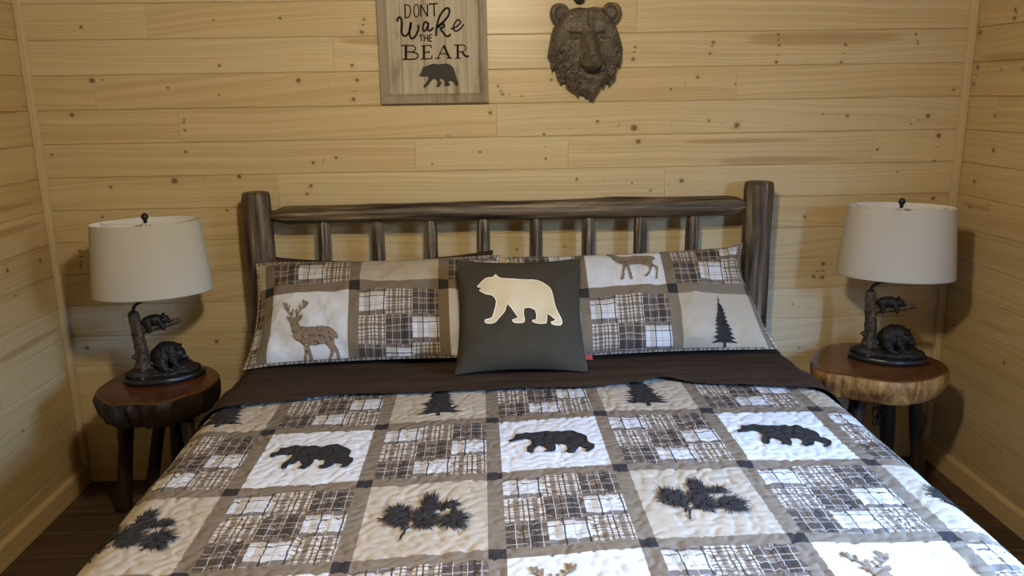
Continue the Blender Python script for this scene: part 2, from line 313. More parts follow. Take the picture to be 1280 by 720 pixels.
def mat_trim(name='pine_trim', c=(0.60, 0.49, 0.31)):
    m = NT(name, 0.45, 0.4)
    v = m.coord()
    g = m.noise(m.mapping(v, (90, 90, 1.5)), 1.0, 3.0)
    m.color(m.mix(m.ramp(g, [(0.3, grey(0)), (0.8, grey(0.7))]), c, (0.48, 0.36, 0.19)))
    return m.m
M_TRIM = mat_trim()
def mat_base():
    m = NT('pine_baseboard', 0.45, 0.4)
    v = m.coord()
    g = m.noise(m.mapping(v, (60, 1.2, 60)), 1.0, 3.0)
    vo = m.n('ShaderNodeTexVoronoi'); m.l(m.mapping(v, (1, 2.1, 2.1), (0, 0.13, 0.02)), vo.inputs['Vector']); vo.inputs['Scale'].default_value = 1.0
    k = m.ramp(vo.outputs['Distance'], [(0.018, grey(1)), (0.03, grey(0))])
    m.color(m.mix(k, m.mix(m.ramp(g, [(0.3, grey(0)), (0.8, grey(0.8))]), (0.56, 0.41, 0.205), (0.46, 0.29, 0.11)), (0.09, 0.045, 0.02)))
    return m.m
M_BASE = mat_base()

def mat_log(name, c_dark, c_mid, c_light, along=3.0, across=55.0, rough=0.5):
    m = NT(name, rough, 0.45)
    x = m.sep(m.attr('lc').outputs['Vector'])
    v = m.comb(m.math('MULTIPLY', x[0], across), m.math('MULTIPLY', x[1], across), m.math('MULTIPLY', x[2], along))
    n = m.noise(v, 1.0, 5.0, 0.65, 0.6)
    n2 = m.noise(m.comb(m.math('MULTIPLY', x[0], across * 0.5), m.math('MULTIPLY', x[1], across * 0.5), m.math('MULTIPLY', x[2], along * 1.0)), 1.0, 3.0, 0.55, 0.8)
    c = m.ramp(n, [(0.36, c_dark), (0.47, c_mid), (0.56, c_mid), (0.68, c_light)])
    c2 = m.ramp(n2, [(0.34, grey(0.22)), (0.47, grey(0.75)), (0.6, grey(1.0)), (0.72, grey(1.7))])
    c = m.mix(1.0, c, c2, 'MULTIPLY')
    m.color(c)
    m.bump(m.math('ADD', n, m.math('MULTIPLY', n2, 2.0)), 0.5, 0.004)
    return m.m
M_LOG = mat_log('stained_log', (0.014, 0.010, 0.007), (0.118, 0.086, 0.055), (0.46, 0.37, 0.25), along=2.6, across=52.0)
M_RAIL = mat_log('stained_rail', (0.014, 0.009, 0.005), (0.115, 0.080, 0.048), (0.42, 0.32, 0.20), along=2.2, across=50.0)
M_LEG = mat_log('dark_branch', (0.008, 0.005, 0.004), (0.030, 0.017, 0.010), (0.07, 0.038, 0.02), along=6.0, across=40)

# plaid fabrics: stripes in patch coordinates
def mat_plaid(name, base, stripes, rough=0.85):
    m = NT(name, rough, 0.2)
    uv = m.n('ShaderNodeUVMap', uv_map='patch').outputs[0]
    wob = m.noise(m.mapping(uv, (2.3, 2.3, 1)), 1.0, 1.0, 0.5, 0.0, True)
    w = m.sep(wob)
    s = m.sep(uv)
    U = m.math('FRACT', m.math('ADD', s[0], m.math('MULTIPLY', m.math('SUBTRACT', w[0], 0.5), 0.05)))
    V = m.math('FRACT', m.math('ADD', s[1], m.math('MULTIPLY', m.math('SUBTRACT', w[1], 0.5), 0.05)))
    col = base
    for axis, ctr, hw, c, al in stripes:
        x = U if axis == 'u' else V
        f = m.math('LESS_THAN', m.math('ABSOLUTE', m.math('SUBTRACT', x, ctr)), hw)
        col = m.mix(m.math('MULTIPLY', f, al), col, c)
    weave = m.noise(m.mapping(uv, (60, 60, 1)), 1.0, 1.0)
    col = m.mix(m.math('MULTIPLY', weave, 0.12), col, (0.05, 0.04, 0.03))
    m.color(col)
    return m.m
DK = (0.026, 0.020, 0.015); BR = (0.085, 0.056, 0.034); CR = (0.50, 0.435, 0.34); WH = (0.53, 0.525, 0.51); BG = (0.38, 0.31, 0.21)
M_PW = mat_plaid('plaid_white', WH, [
    ('u', .25, .085, BG, .75), ('v', .16, .06, BG, .6), ('v', .05, .065, BR, .9), ('v', .90, .09, BR, .85),
    ('u', .63, .014, BG, .8), ('v', .62, .014, BR, .5), ('v', .53, .010, BR, .4), ('u', .38, .022, DK, .9), ('u', .93, .022, DK, .9), ('v', .28, .016, DK, .9), ('u', .25, .09, DK, .0)])
M_PM = mat_plaid('plaid_brown', CR, [
    ('u', .30, .07, BR, .7), ('u', .78, .07, BR, .7), ('v', .35, .055, BR, .65), ('v', .85, .055, BR, .65),
    ('u', .12, .02, DK, .8), ('u', .47, .02, BR, .9), ('u', .60, .022, DK, .85), ('u', .94, .02, BR, .9),
    ('v', .08, .018, DK, .8), ('v', .20, .014, BR, .8), ('v', .50, .018, DK, .8), ('v', .62, .014, BR, .8), ('v', .74, .016, DK, .75), ('v', .97, .014, BR, .8)])
M_PD = mat_plaid('plaid_dark', (0.175, 0.125, 0.080), [
    ('u', .12, .12, DK, .45), ('u', .68, .15, DK, .6), ('v', .22, .13, DK, .5), ('v', .72, .14, DK, .65),
    ('u', .42, .018, DK, .8), ('u', .70, .02, DK, .9), ('v', .45, .014, DK, .8), ('v', .93, .014, DK, .8),
    ('u', .24, .009, WH, .65), ('u', .55, .009, WH, .65), ('u', .86, .009, WH, .65), ('v', .12, .008, WH, .55), ('v', .38, .008, WH, .55), ('v', .58, .008, WH, .55), ('v', .86, .008, WH, .55)])

def mat_fabric(name, c, rough=0.88, var=0.08, weave=500.0, bump=0.15, sheen=0.0):
    m = NT(name, rough, 0.12)
    v = m.coord()
    n = m.noise(v, 9.0, 3.0)
    w = m.noise(v, weave, 2.0)
    m.color(m.mix(m.math('MULTIPLY_ADD', n, 0.6, m.math('MULTIPLY', w, 0.4)), tuple(x * (1 - var) for x in c), tuple(min(1, x * (1 + var)) for x in c)))
    m.p.inputs['Sheen Weight'].default_value = sheen
    m.bump(w, bump, 0.001)
    return m.m
M_SASH = mat_fabric('taupe_cotton', (0.165, 0.128, 0.086))
M_DARKSQ = mat_fabric('black_cotton', (0.030, 0.026, 0.024))
M_WHITE = mat_fabric('white_cotton', (0.525, 0.52, 0.505), var=0.04)
M_BEIGE = mat_fabric('beige_cotton', (0.365, 0.308, 0.222), var=0.06)
M_PRINT = mat_fabric('black_print', (0.026, 0.023, 0.021))
M_TANPR = mat_fabric('tan_print', (0.195, 0.145, 0.095))
FAB = [M_SASH, M_DARKSQ, M_WHITE, M_BEIGE, M_PW, M_PM, M_PD, M_PRINT, M_TANPR]
def mat_sheet():
    m = NT('brown_sheet', 0.85, 0.12)
    v = m.coord()
    n = m.noise(v, 6.0, 3.0)
    w = m.noise(v, 420.0, 1.0)
    m.color(m.mix(n, (0.032, 0.019, 0.011), (0.044, 0.027, 0.016)))
    m.p.inputs['Sheen Weight'].default_value = 0.0
    m.bump(w, 0.1, 0.001)
    return m.m
M_SHEET = mat_sheet()
M_CUSHION = mat_fabric('charcoal_fabric', (0.046, 0.039, 0.026), weave=350)
M_CREAMAPP = mat_fabric('cream_applique', (0.56, 0.47, 0.30))
M_CREAMEDGE = mat_fabric('cream_stitching', (0.74, 0.66, 0.47))
M_REDTAG = mat_simple('red_tag', (0.25, 0.03, 0.03), 0.8)
M_SHADE = mat_fabric('linen_shade', (0.48, 0.45, 0.385), weave=240, bump=0.12, sheen=0.0)
M_LINER = mat_simple('shade_liner', (0.72, 0.71, 0.68), 0.7)
M_BLACK = mat_simple('black_metal', (0.012, 0.011, 0.011), 0.35, 0.5)
M_BRASS = mat_simple('aged_brass', (0.30, 0.22, 0.10), 0.35, metal=1.0)
M_RESIN = mat_simple('black_resin', (0.008, 0.007, 0.006), 0.48, 0.3, 0.5, 60, 0.5, 160)
M_ROCK = mat_simple('dark_resin_rock', (0.016, 0.013, 0.009), 0.5, 0.3, 0.7, 45, 0.8, 120)
def mat_bark_lamp():
    m = NT('resin_bark', 0.55, 0.4)
    v = m.coord()
    n = m.noise(m.mapping(v, (70, 70, 14)), 1.0, 4.0, 0.65, 0.8)
    m.color(m.ramp(n, [(0.35, (0.012, 0.008, 0.005)), (0.55, (0.060, 0.042, 0.023)), (0.75, (0.15, 0.108, 0.060))]))
    m.bump(n, 0.9, 0.004)
    return m.m
M_BARK = mat_bark_lamp()
def mat_mask():
    m = NT('bronze_resin', 0.5, 0.45)
    v = m.coord()
    n = m.noise(v, 38.0, 5.0, 0.65)
    n2 = m.noise(m.mapping(v, (120, 120, 45)), 1.0, 3.0)
    m.color(m.ramp(n, [(0.3, (0.058, 0.047, 0.036)), (0.52, (0.115, 0.093, 0.070)), (0.72, (0.19, 0.155, 0.115))]))
    m.bump(m.math('ADD', n, n2), 0.35, 0.003)
    return m.m
M_MASK = mat_mask()
def mat_slab_top(name, c1, c2, c3):
    m = NT(name, 0.22, 0.5)
    x = m.sep(m.attr('rc').outputs['Vector'])
    n = m.noise(m.comb(x[0], x[1], 0.0), 3.2, 3.0, 0.5)
    w = m.noise(m.comb(m.math('MULTIPLY', m.math('ADD', x[2], m.math('MULTIPLY', n, 0.35)), 16.0), 0.3, 0.0), 1.0, 3.0, 0.7)
    c = m.ramp(w, [(0.3, c1), (0.52, c2), (0.72, c3)])
    m.color(m.mix(m.ramp(n, [(0.35, grey(0)), (0.7, grey(0.55))]), c, c1))
    m.bump(w, 0.05, 0.002)
    return m.m
M_SLABTOP_L = mat_slab_top('slab_top_dark', (0.060, 0.020, 0.007), (0.115, 0.040, 0.012), (0.16, 0.060, 0.018))
M_SLABTOP_R = mat_slab_top('slab_top_amber', (0.080, 0.028, 0.008), (0.140, 0.052, 0.015), (0.20, 0.080, 0.024))
def mat_bark(name, stops, sc_=(26, 26, 5)):
    m = NT(name, 0.5, 0.4)
    v = m.coord()
    n = m.noise(m.mapping(v, sc_), 1.0, 5.0, 0.68, 0.9)
    n2 = m.noise(v, 9.0, 3.0, 0.5)
    f = m.math('MULTIPLY_ADD', n2, 0.75, m.math('MULTIPLY', n, 0.65))
    m.color(m.ramp(m.math('SUBTRACT', f, 0.2), stops))
    m.bump(n, 0.8, 0.006)
    return m.m
M_BARK_L = mat_bark('dark_bark', [(0.30, (0.006, 0.004, 0.003)), (0.5, (0.020, 0.011, 0.006)), (0.66, (0.040, 0.022, 0.012)), (0.8, (0.11, 0.075, 0.045))])
M_BARK_R = mat_bark('amber_live_edge', [(0.30, (0.07, 0.025, 0.006)), (0.42, (0.22, 0.10, 0.025)), (0.55, (0.42, 0.23, 0.07)), (0.74, (0.62, 0.40, 0.16))])
def mat_floor():
    m = NT('wood_look_tile', 0.45, 0.4)
    x = m.sep(m.attr('gc').outputs['Vector'])
    v = m.comb(m.math('MULTIPLY', x[0], 2.2), m.math('MULTIPLY', x[1], 45.0), m.math('MULTIPLY', x[2], 41.0))
    n = m.noise(v, 1.0, 5.0, 0.65, 0.4)
    c = m.ramp(n, [(0.3, (0.030, 0.017, 0.010)), (0.5, (0.085, 0.050, 0.029)), (0.72, (0.165, 0.105, 0.062))])
    t = m.attr('tone').outputs['Fac']
    m.color(m.mix(m.math('MULTIPLY', t, 0.5), c, (0.036, 0.022, 0.013)))
    m.bump(n, 0.1, 0.002)
    return m.m
M_TILE = mat_floor()
M_GROUT = mat_simple('tile_grout', (0.20, 0.155, 0.115), 0.9)
def mat_signwood(name, a, b, dark, sx=70, sz=3):
    m = NT(name, 0.6, 0.3)
    v = m.coord()
    n = m.noise(m.mapping(v, (sx, 30, sz)), 1.0, 4.0, 0.6, 0.5)
    n2 = m.noise(m.mapping(v, (sx * 0.25, 10, sz * 1.5)), 1.0, 3.0, 0.55, 0.3)
    n3 = m.noise(m.mapping(v, (6, 6, 140)), 1.0, 2.0)
    c = m.mix(m.ramp(n, [(0.35, grey(0)), (0.7, grey(1))]), a, b)
    c = m.mix(m.ramp(n2, [(0.55, grey(0)), (0.78, grey(0.85))]), c, dark)
    c = m.mix(m.math('MULTIPLY', n3, 0.16), c, dark)
    m.color(c)
    m.bump(n, 0.2, 0.002)
    return m.m
M_SIGN = mat_signwood('whitewashed_boards', (0.50, 0.44, 0.34), (0.37, 0.31, 0.225), (0.11, 0.08, 0.05))
M_FRAME = mat_signwood('greywashed_frame', (0.34, 0.285, 0.215), (0.26, 0.215, 0.155), (0.13, 0.10, 0.07))
M_INK = mat_simple('black_lettering', (0.014, 0.012, 0.010), 0.8, 0.2)
M_SIGNBEAR = mat_simple('grey_metal_cutout', (0.034, 0.030, 0.024), 0.6, 0.25, 0.25, 40)
M_MATT = mat_simple('mattress_ticking', (0.65, 0.63, 0.6), 0.9)
M_PLASTER = mat_simple('stained_ceiling', (0.22, 0.16, 0.10), 0.5)
# ------------------------------------------------------------------ room
W2 = 1.885          # half room width
DEPTH = 5.60        # back wall (y = 0) to front wall
HGT = 2.44
P0, PITCH = 0.140, 0.133
ROWZ = [0.0] + [P0 + PITCH * k for k in range(0, 18)] + [HGT]
ROWZ = [z for z in ROWZ if z < HGT - 0.01] + [HGT]

def plank_wall(name, frame, u0, u1, joints, knots, mat, du=0.02, heart=(), openings=(), seed=1, dirt=None):
    """boards with V grooves; frame(u, depth, z) -> xyz, depth 0 at the face, positive into the wall"""
    r = np.random.RandomState(seed)
    V, F, GC, TN, KV, HT = [], [], [], [], [], []
    kn = np.array([k for k in knots]) if len(knots) else np.zeros((0, 3))
    for ri in range(len(ROWZ) - 1):
        za, zb = ROWZ[ri], ROWZ[ri + 1]
        k = ri - 1
        js = sorted([u0] + [j for j in joints.get(k, []) if u0 < j < u1] + [u1])
        segs = []
        for a, b in zip(js[:-1], js[1:]):
            cut = [(a, b)]
            for (oa, ob, oza, ozb) in openings:
                if zb > oza + 0.01 and za < ozb - 0.01:
                    nc = []
                    for (p, q) in cut:
                        if q <= oa or p >= ob: nc.append((p, q)); continue
                        if p < oa: nc.append((p, oa))
                        if q > ob: nc.append((ob, q))
                    cut = nc
            segs += cut
        for a, b in segs:
            rnd, tone = r.rand(), r.rand()
            apex, amp, tilt = r.uniform(a, b), r.uniform(-0.035, 0.035), r.uniform(-0.012, 0.012)
            nu = max(2, int((b - a) / du))
            us = np.concatenate([[a, a + 0.0015], np.linspace(a + 0.0015, b - 0.0015, nu + 1)[1:-1], [b - 0.0015, b]])
            ws = np.concatenate([[za, za + 0.0028], np.linspace(za + 0.0028, zb - 0.0028, 9)[1:-1], [zb - 0.0028, zb]])
            U, Z = np.meshgrid(us, ws, indexing='ij')
            dep = np.zeros_like(U)
            dep[:, 0] = dep[:, -1] = 0.0045
            dep[0, :] = np.maximum(dep[0, :], 0.002); dep[-1, :] = np.maximum(dep[-1, :], 0.002)
            zc = (za + zb) / 2
            g = (Z - zc) + tilt * (U - a) + amp * (((U - apex) / 0.9) ** 2) + 0.004 * np.sin(U * 5 + rnd * 20) + 0.002 * np.sin(U * 13 + rnd * 40)
            kx = np.full(U.shape, 50.0); kz = np.full(U.shape, 50.0); ks = np.zeros(U.shape); best = np.full(U.shape, 1e9)
            for i in range(len(kn)):
                ku, kw, kr = kn[i]; kr = kr * 0.78
                if not (za - 0.01 < kw < zb + 0.01 and a - 0.3 < ku < b + 0.3): continue
                d2 = ((U - ku) ** 2 + (Z - kw) ** 2)
                m = d2 < best
                kx[m] = ((U - ku) / kr / 1.1)[m]; kz[m] = ((Z - kw) / kr)[m]; ks[m] = i * 0.37
                best[m] = d2[m]
                s = np.where(Z >= kw, 1.0, -1.0)
                e = np.exp(-((U - ku) / (kr * 6 + 0.02)) ** 2) * np.exp(-np.abs(Z - kw) / (kr * 2.2))
                g = g - s * e * kr * 0.75
            h = np.zeros(U.shape)
            for (ha, hb, hz, hh) in heart:
                h = np.maximum(h, np.clip(1 - (np.abs(Z - hz) / hh) ** 1.5, 0, 1) * np.clip((U - ha) / 0.18, 0, 1) ** 0.5 * np.clip((hb - U) / 0.35, 0, 1) ** 0.6)
            o = len(V)
            nw = len(ws)
            for i in range(len(us)):
                for j in range(nw):
                    V.append(frame(U[i, j], dep[i, j], Z[i, j]))
            idx = o + np.arange(len(us) * nw).reshape(len(us), nw)
            for i in range(len(us) - 1):
                for j in range(nw - 1):
                    F.append((idx[i, j], idx[i + 1, j], idx[i + 1, j + 1], idx[i, j + 1]))
            n = U.size
            GC += list(np.stack([U, g, np.full(U.shape, rnd)], -1).reshape(-1, 3))
            TN += [tone] * n
            KV += list(np.stack([kx, kz, ks], -1).reshape(-1, 3))
            HT += list(h.ravel())
    # solid backing behind the boards (leaves the openings free)
    def slab(ua, ub, z0, z1):
        o = len(V)
        for d in (0.006, 0.09):
            for (u, z) in ((ua, z0), (ub, z0), (ub, z1), (ua, z1)):
                V.append(frame(u, d, z)); GC.append((u, 0.0, 0.5)); TN.append(0.9); KV.append((50, 50, 0)); HT.append(1.0)
        for q in ((0, 1, 2, 3), (7, 6, 5, 4), (0, 4, 5, 1), (1, 5, 6, 2), (2, 6, 7, 3), (3, 7, 4, 0)):
            F.append(tuple(o + i for i in q))
    if not openings:
        slab(u0, u1, 0.0, HGT)
    else:
        oa, ob, oza, ozb = openings[0]
        slab(u0, oa, 0.0, HGT); slab(ob, u1, 0.0, HGT); slab(oa, ob, 0.0, oza); slab(oa, ob, ozb, HGT)
    o = mesh_obj(name, V, F, mat, smooth=False)
    add_attr(o, 'gc', 'FLOAT_VECTOR', GC); add_attr(o, 'tone', 'FLOAT', TN)
    add_attr(o, 'kv', 'FLOAT_VECTOR', KV); add_attr(o, 'heart', 'FLOAT', HT)
    o['kind'] = 'structure'
    return o

jr = np.random.RandomState(3)
J_BACK = dict(JOINTS)
for k in (14, 15, 16): J_BACK.setdefault(k, [jr.uniform(-1.4, 1.4)])
kn_back = list(KNOTS)
for i in range(24):   # low wall and top rows
    kn_back.append((jr.uniform(-1.85, 1.85), jr.choice([jr.uniform(0.05, 0.75), jr.uniform(2.02, 2.4)]), jr.uniform(0.003, 0.006)))
plank_wall('wall_back', lambda u, d, z: (u, d, z), -W2, W2, J_BACK, kn_back, M_PINE, 0.02,
           heart=[(0.93, 1.66, 1.838, 0.035), (-0.685, -0.2, 1.85, 0.022), (-1.62, -1.42, 1.565, 0.012), (-0.08, -0.05, 1.56, 0.03),
                  (0.7, 1.3, 1.44, 0.02), (0.85, 1.45, 1.36, 0.025)], seed=5)
def side_joints(r, n=19, lo=-DEPTH, hi=0):
    d = {}
    for k in range(-1, n):
        x = hi - r.uniform(0.4, 2.0); d[k] = []
        while x > lo: d[k].append(x); x -= r.uniform(1.0, 2.2)
    return d
JL = side_joints(jr); JR = side_joints(jr)
JL[2] = [-0.14, -1.7]; JR[10] = [-0.2, -1.6]; JR[7] = [-0.22, -1.9]; JR[4] = [-0.46, -2.2]
knl = [(-0.10, 1.02, 0.011), (-0.05, 1.62, 0.006), (-0.33, 1.03, 0.010), (-0.25, 1.52, 0.008), (-0.12, 0.30, 0.006), (-0.4, 0.42, 0.008)]
knr = [tuple(k) for k in KR] + [(-0.10, 0.65, 0.008), (-0.45, 0.60, 0.01), (-0.6, 0.85, 0.01)]
for i in range(60):
    knl.append((jr.uniform(-DEPTH, -0.1), jr.uniform(0.1, 2.4), jr.uniform(0.003, 0.008)))
    knr.append((jr.uniform(-DEPTH, -0.1), jr.uniform(0.1, 2.4), jr.uniform(0.003, 0.008)))
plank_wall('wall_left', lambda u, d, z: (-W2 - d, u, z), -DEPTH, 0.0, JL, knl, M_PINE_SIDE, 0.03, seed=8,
           heart=[(-0.5, -0.02, 1.17, 0.02), (-0.6, -0.04, 1.255, 0.018), (-0.5, -0.02, 0.72, 0.02), (-0.6, -0.05, 1.6, 0.015)])
WIN = (-3.05, -2.05, 0.85, 1.95)      # daylight window in the right wall, out of frame
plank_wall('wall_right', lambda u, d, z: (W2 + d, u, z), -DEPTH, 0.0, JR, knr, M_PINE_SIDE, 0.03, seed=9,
           heart=[(-0.4, -0.03, 1.745, 0.03), (-0.28, -0.02, 1.16, 0.04), (-0.5, -0.25, 0.72, 0.02)], openings=[WIN])
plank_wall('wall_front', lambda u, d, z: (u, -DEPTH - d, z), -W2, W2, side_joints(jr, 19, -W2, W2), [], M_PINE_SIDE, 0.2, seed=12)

# floor: wood-look tiles laid across the room
V, F, MI, GC, TN = [], [], [], [], []
fr = np.random.RandomState(4)
y = -0.087 + 0.172
g_ = 0.0022
while y > -DEPTH - 0.2:
    y2 = y - 0.172
    x = -W2 - fr.uniform(0.0, 0.9)
    while x < W2 + 0.1:
        x2 = x + 0.92
        rnd, tn = fr.rand(), fr.rand()
        a, b, c, d = max(x + g_, -W2 - .05), min(x2 - g_, W2 + .05), max(y2 + g_, -DEPTH - .05), min(y - g_, 0.05)
        if b > a and d > c:
            o = len(V)
            for (px, py) in ((a, c), (b, c), (b, d), (a, d)):
                V.append((px, py, 0.0)); GC.append((px, py, rnd)); TN.append(tn)
            F.append((o, o + 1, o + 2, o + 3)); MI.append(0)
        x = x2
    y = y2
o = len(V)
for (px, py) in ((-W2 - .1, -DEPTH - .1), (W2 + .1, -DEPTH - .1), (W2 + .1, .1), (-W2 - .1, .1)):
    V.append((px, py, -0.0012)); GC.append((px, py, 0)); TN.append(0)
F.append((o, o + 1, o + 2, o + 3)); MI.append(1)
for (px, py) in ((-W2 - .1, -DEPTH - .1), (W2 + .1, -DEPTH - .1), (W2 + .1, .1), (-W2 - .1, .1)):
    V.append((px, py, -0.1)); GC.append((px, py, 0)); TN.append(0)
F.append((o + 7, o + 6, o + 5, o + 4)); MI.append(1)
fl = mesh_obj('floor', V, F, [M_TILE, M_GROUT], midx=MI, smooth=False)
add_attr(fl, 'gc', 'FLOAT_VECTOR', GC); add_attr(fl, 'tone', 'FLOAT', TN)
fl['kind'] = 'structure'
bm = bmesh.new(); bm_box(bm, -W2 - .09, W2 + .09, -DEPTH - .09, .09, HGT, HGT + .08)
ce = bm_obj('ceiling', bm, M_PLASTER, smooth=False); ce['kind'] = 'structure'
# corner trims and baseboards
for nm, s in (('trim_1', -1), ('trim_2', 1)):
    bm = bmesh.new()
    x0, x1 = sorted((s * (W2 - 0.0005), s * (W2 - 0.026)))
    bm_box(bm, x0, x1, -0.026, -0.0005, 0.094, HGT, 0.003)
    tag(bm_obj(nm, bm, M_TRIM, smooth=False), kind='structure')
for nm, s in (('baseboard_left', -1), ('baseboard_right', 1)):
    V = []; prof = [(0.0005, 0.0), (0.019, 0.0), (0.019, 0.078), (0.016, 0.085), (0.008, 0.0935), (0.0005, 0.0935)]
    for yy in (-0.001, -DEPTH + 0.001):
        for (d, z) in prof: V.append((s * (W2 - d), yy, z))
    n = len(prof)
    F = [(i, (i + 1) % n, n + (i + 1) % n, n + i) for i in range(n)] + [tuple(range(n))[::-1], tuple(range(n, 2 * n))]
    tag(mesh_obj(nm, V, F, M_BASE, smooth=False), kind='structure')

# window in the right wall (its daylight falls on the quilt)
wy0, wy1, wz0, wz1 = WIN
bm = bmesh.new()
t = 0.05
for (a, b, c, d) in ((wy0, wy1, wz0, wz0 + t), (wy0, wy1, wz1 - t, wz1), (wy0, wy0 + t, wz0 + t, wz1 - t), (wy1 - t, wy1, wz0 + t, wz1 - t), (wy0 + t, wy1 - t, (wz0 + wz1) / 2 - .02, (wz0 + wz1) / 2 + .02)):
    bm_box(bm, W2 + 0.01, W2 + 0.07, a, b, c, d)
wn = bm_obj('window_1', bm, mat_simple('white_vinyl', (0.75, 0.75, 0.75), 0.4), smooth=False); wn['kind'] = 'structure'
bm = bmesh.new()
bm_box(bm, W2 + 0.035, W2 + 0.039, wy0 + t, wy1 - t, wz0 + t, wz1 - t)
gm = bpy.data.materials.new('window_glass'); gm.use_nodes = True
gn = gm.node_tree; gn.nodes.clear()
go = gn.nodes.new('ShaderNodeOutputMaterial'); gmx = gn.nodes.new('ShaderNodeMixShader'); gt = gn.nodes.new('ShaderNodeBsdfTransparent'); gg = gn.nodes.new('ShaderNodeBsdfGlossy')
gg.inputs['Roughness'].default_value = 0.02; gmx.inputs[0].default_value = 0.06
gn.links.new(gt.outputs[0], gmx.inputs[1]); gn.links.new(gg.outputs[0], gmx.inputs[2]); gn.links.new(gmx.outputs[0], go.inputs[0])
gp = bm_obj('pane', bm, gm, wn, smooth=False)

# ------------------------------------------------------------------ log builder
def log_mesh(p0, p1, r0, r1, seed, seg=28, nl=None, amp=0.05, end0=0.012, end1=0.012, tenon0=None, tenon1=None, knobs=()):
    """hand-peeled log between two points; returns verts, faces, attr"""
    rs = np.random.RandomState(seed)
    p0, p1 = np.array(p0, float), np.array(p1, float)
    L = np.linalg.norm(p1 - p0); T = (p1 - p0) / L
    ref = np.array([0, 1.0, 0]) if abs(T[1]) < 0.9 else np.array([1.0, 0, 0])
    A = np.cross(T, ref); A /= np.linalg.norm(A); B = np.cross(T, A)
    nl = nl or max(6, int(L / 0.025))
    ss = list(np.linspace(0, L, nl + 1))
    prof = []
    for s in ss:
        r = r0 + (r1 - r0) * s / L
        prof.append((s, r))
    # rounded or tapered ends
    def endcap(r, e, ten):
        if ten:   # taper to a tenon: (length of taper, tenon radius, tenon length)
            tl, tr, tn = ten
            return [(-tn, tr * 0.98), (0.0, tr), (tl * 0.25, tr + (r - tr) * 0.45), (tl * 0.6, tr + (r - tr) * 0.85)]
        return [(0.0, r - e), (e * 0.35, r - e * 0.35)]
    tl0 = tenon0[0] if tenon0 else end0
    tl1 = tenon1[0] if tenon1 else end1
    prof = endcap(r0, end0, tenon0) + [(s, r) for s, r in prof if tl0 < s < L - tl1] + [(L - s, r) for s, r in endcap(r1, end1, tenon1)][::-1]
    ph = rs.rand(8) * 2 * PI
    V, LC, F = [], [], []
    tw = rs.rand() * 10
    for s, r in prof:
        for k in range(seg):
            th = 2 * PI * k / seg
            n = 1 + amp * (0.5 * math.sin(2 * th + ph[0] + s * 1.5) + 0.35 * math.sin(3 * th + ph[1] - s * 2.3) + 0.3 * math.sin(s * 9 + ph[2]) + 0.25 * math.sin(5 * th + ph[3] + s * 5))
            n += amp * 0.9 * mnoise.noise(Vector((math.cos(th) * 1.6 + seed, math.sin(th) * 1.6, s * 5)))
            rr = r * n
            for (ks, kt, kr, kh) in knobs:
                dth = (th - kt + PI) % (2 * PI) - PI
                rr += kh * math.exp(-((s - ks) / kr) ** 2 - (dth * r / kr) ** 2)
            q = p0 + T * s + rr * (math.cos(th) * A + math.sin(th) * B)
            V.append(q); LC.append((math.cos(th) * 0.05 + seed * 1.7, math.sin(th) * 0.05, s + tw))
    n = len(prof)
    for i in range(n - 1):
        for k in range(seg):
            k2 = (k + 1) % seg
            F.append((i * seg + k, i * seg + k2, (i + 1) * seg + k2, (i + 1) * seg + k))
    for i, s_ in ((0, prof[0][0]), (n - 1, prof[-1][0])):
        V.append(p0 + T * s_); LC.append((seed * 1.7, 0, s_ + tw)); c = len(V) - 1
        for k in range(seg):
            k2 = (k + 1) % seg
            F.append((c, i * seg + k2, i * seg + k) if i == 0 else (c, i * seg + k, i * seg + k2))
    return V, F, LC

def log_obj(name, mat, parent, *a, **k):
    V, F, LC = log_mesh(*a, **k)
    o = mesh_obj(name, V, F, mat, parent)
    add_attr(o, 'lc', 'FLOAT_VECTOR', LC)
    return o

# ------------------------------------------------------------------ bed
HY = -0.105
bed = thing('log_bed', 'king size log bed with dark stained headboard of round posts and spindles', 'bed', (0, 0, 0))
log_obj('post', M_LOG, bed, (-1.008, HY, 0.0), (-1.008, HY, 1.278), 0.058, 0.0545, 21, amp=0.05, end0=0.006, end1=0.010,
        knobs=[(0.72, 0.3, 0.03, 0.012), (1.16, 4.4, 0.03, 0.008)])
log_obj('post', M_LOG, bed, (1.006, HY, 0.0), (1.006, HY, 1.281), 0.060, 0.0575, 33, amp=0.045, end0=0.006, end1=0.010,
        knobs=[(0.9, 4.2, 0.05, 0.006)])
log_obj('top_rail', M_RAIL, bed, (-0.935, HY, 1.182), (0.945, HY, 1.186), 0.0355, 0.040, 45, seg=32, amp=0.09,
        tenon0=(0.05, 0.022, 0.04), tenon1=(0.06, 0.022, 0.04), knobs=[(1.02, 4.3, 0.05, 0.008), (0.4, 4.9, 0.06, 0.006), (1.35, 4.9, 0.06, 0.006)])
log_obj('bottom_rail', M_RAIL, bed, (-0.935, HY, 0.52), (0.945, HY, 0.52), 0.04, 0.04, 47, amp=0.06,
        tenon0=(0.05, 0.022, 0.04), tenon1=(0.06, 0.022, 0.04))
for i in range(8):
    xx = -0.749 + i * 0.2130
    log_obj('spindle', M_LOG, bed, (xx - 0.004, HY, 0.545), (xx, HY, 1.158), 0.0275, 0.0268, 60 + i * 7, seg=20, amp=0.05,
            tenon0=(0.04, 0.014, 0.02), tenon1=(0.035, 0.016, 0.02))
for s in (-1, 1):
    log_obj('side_rail', M_RAIL, bed, (s * 0.955, HY - 0.04, 0.33), (s * 0.955, -2.16, 0.33), 0.045, 0.045, 80 + s, amp=0.05)
    log_obj('foot_post', M_LOG, bed, (s * 0.955, -2.19, 0.0), (s * 0.955, -2.19, 0.40), 0.05, 0.05, 90 + s, amp=0.05)
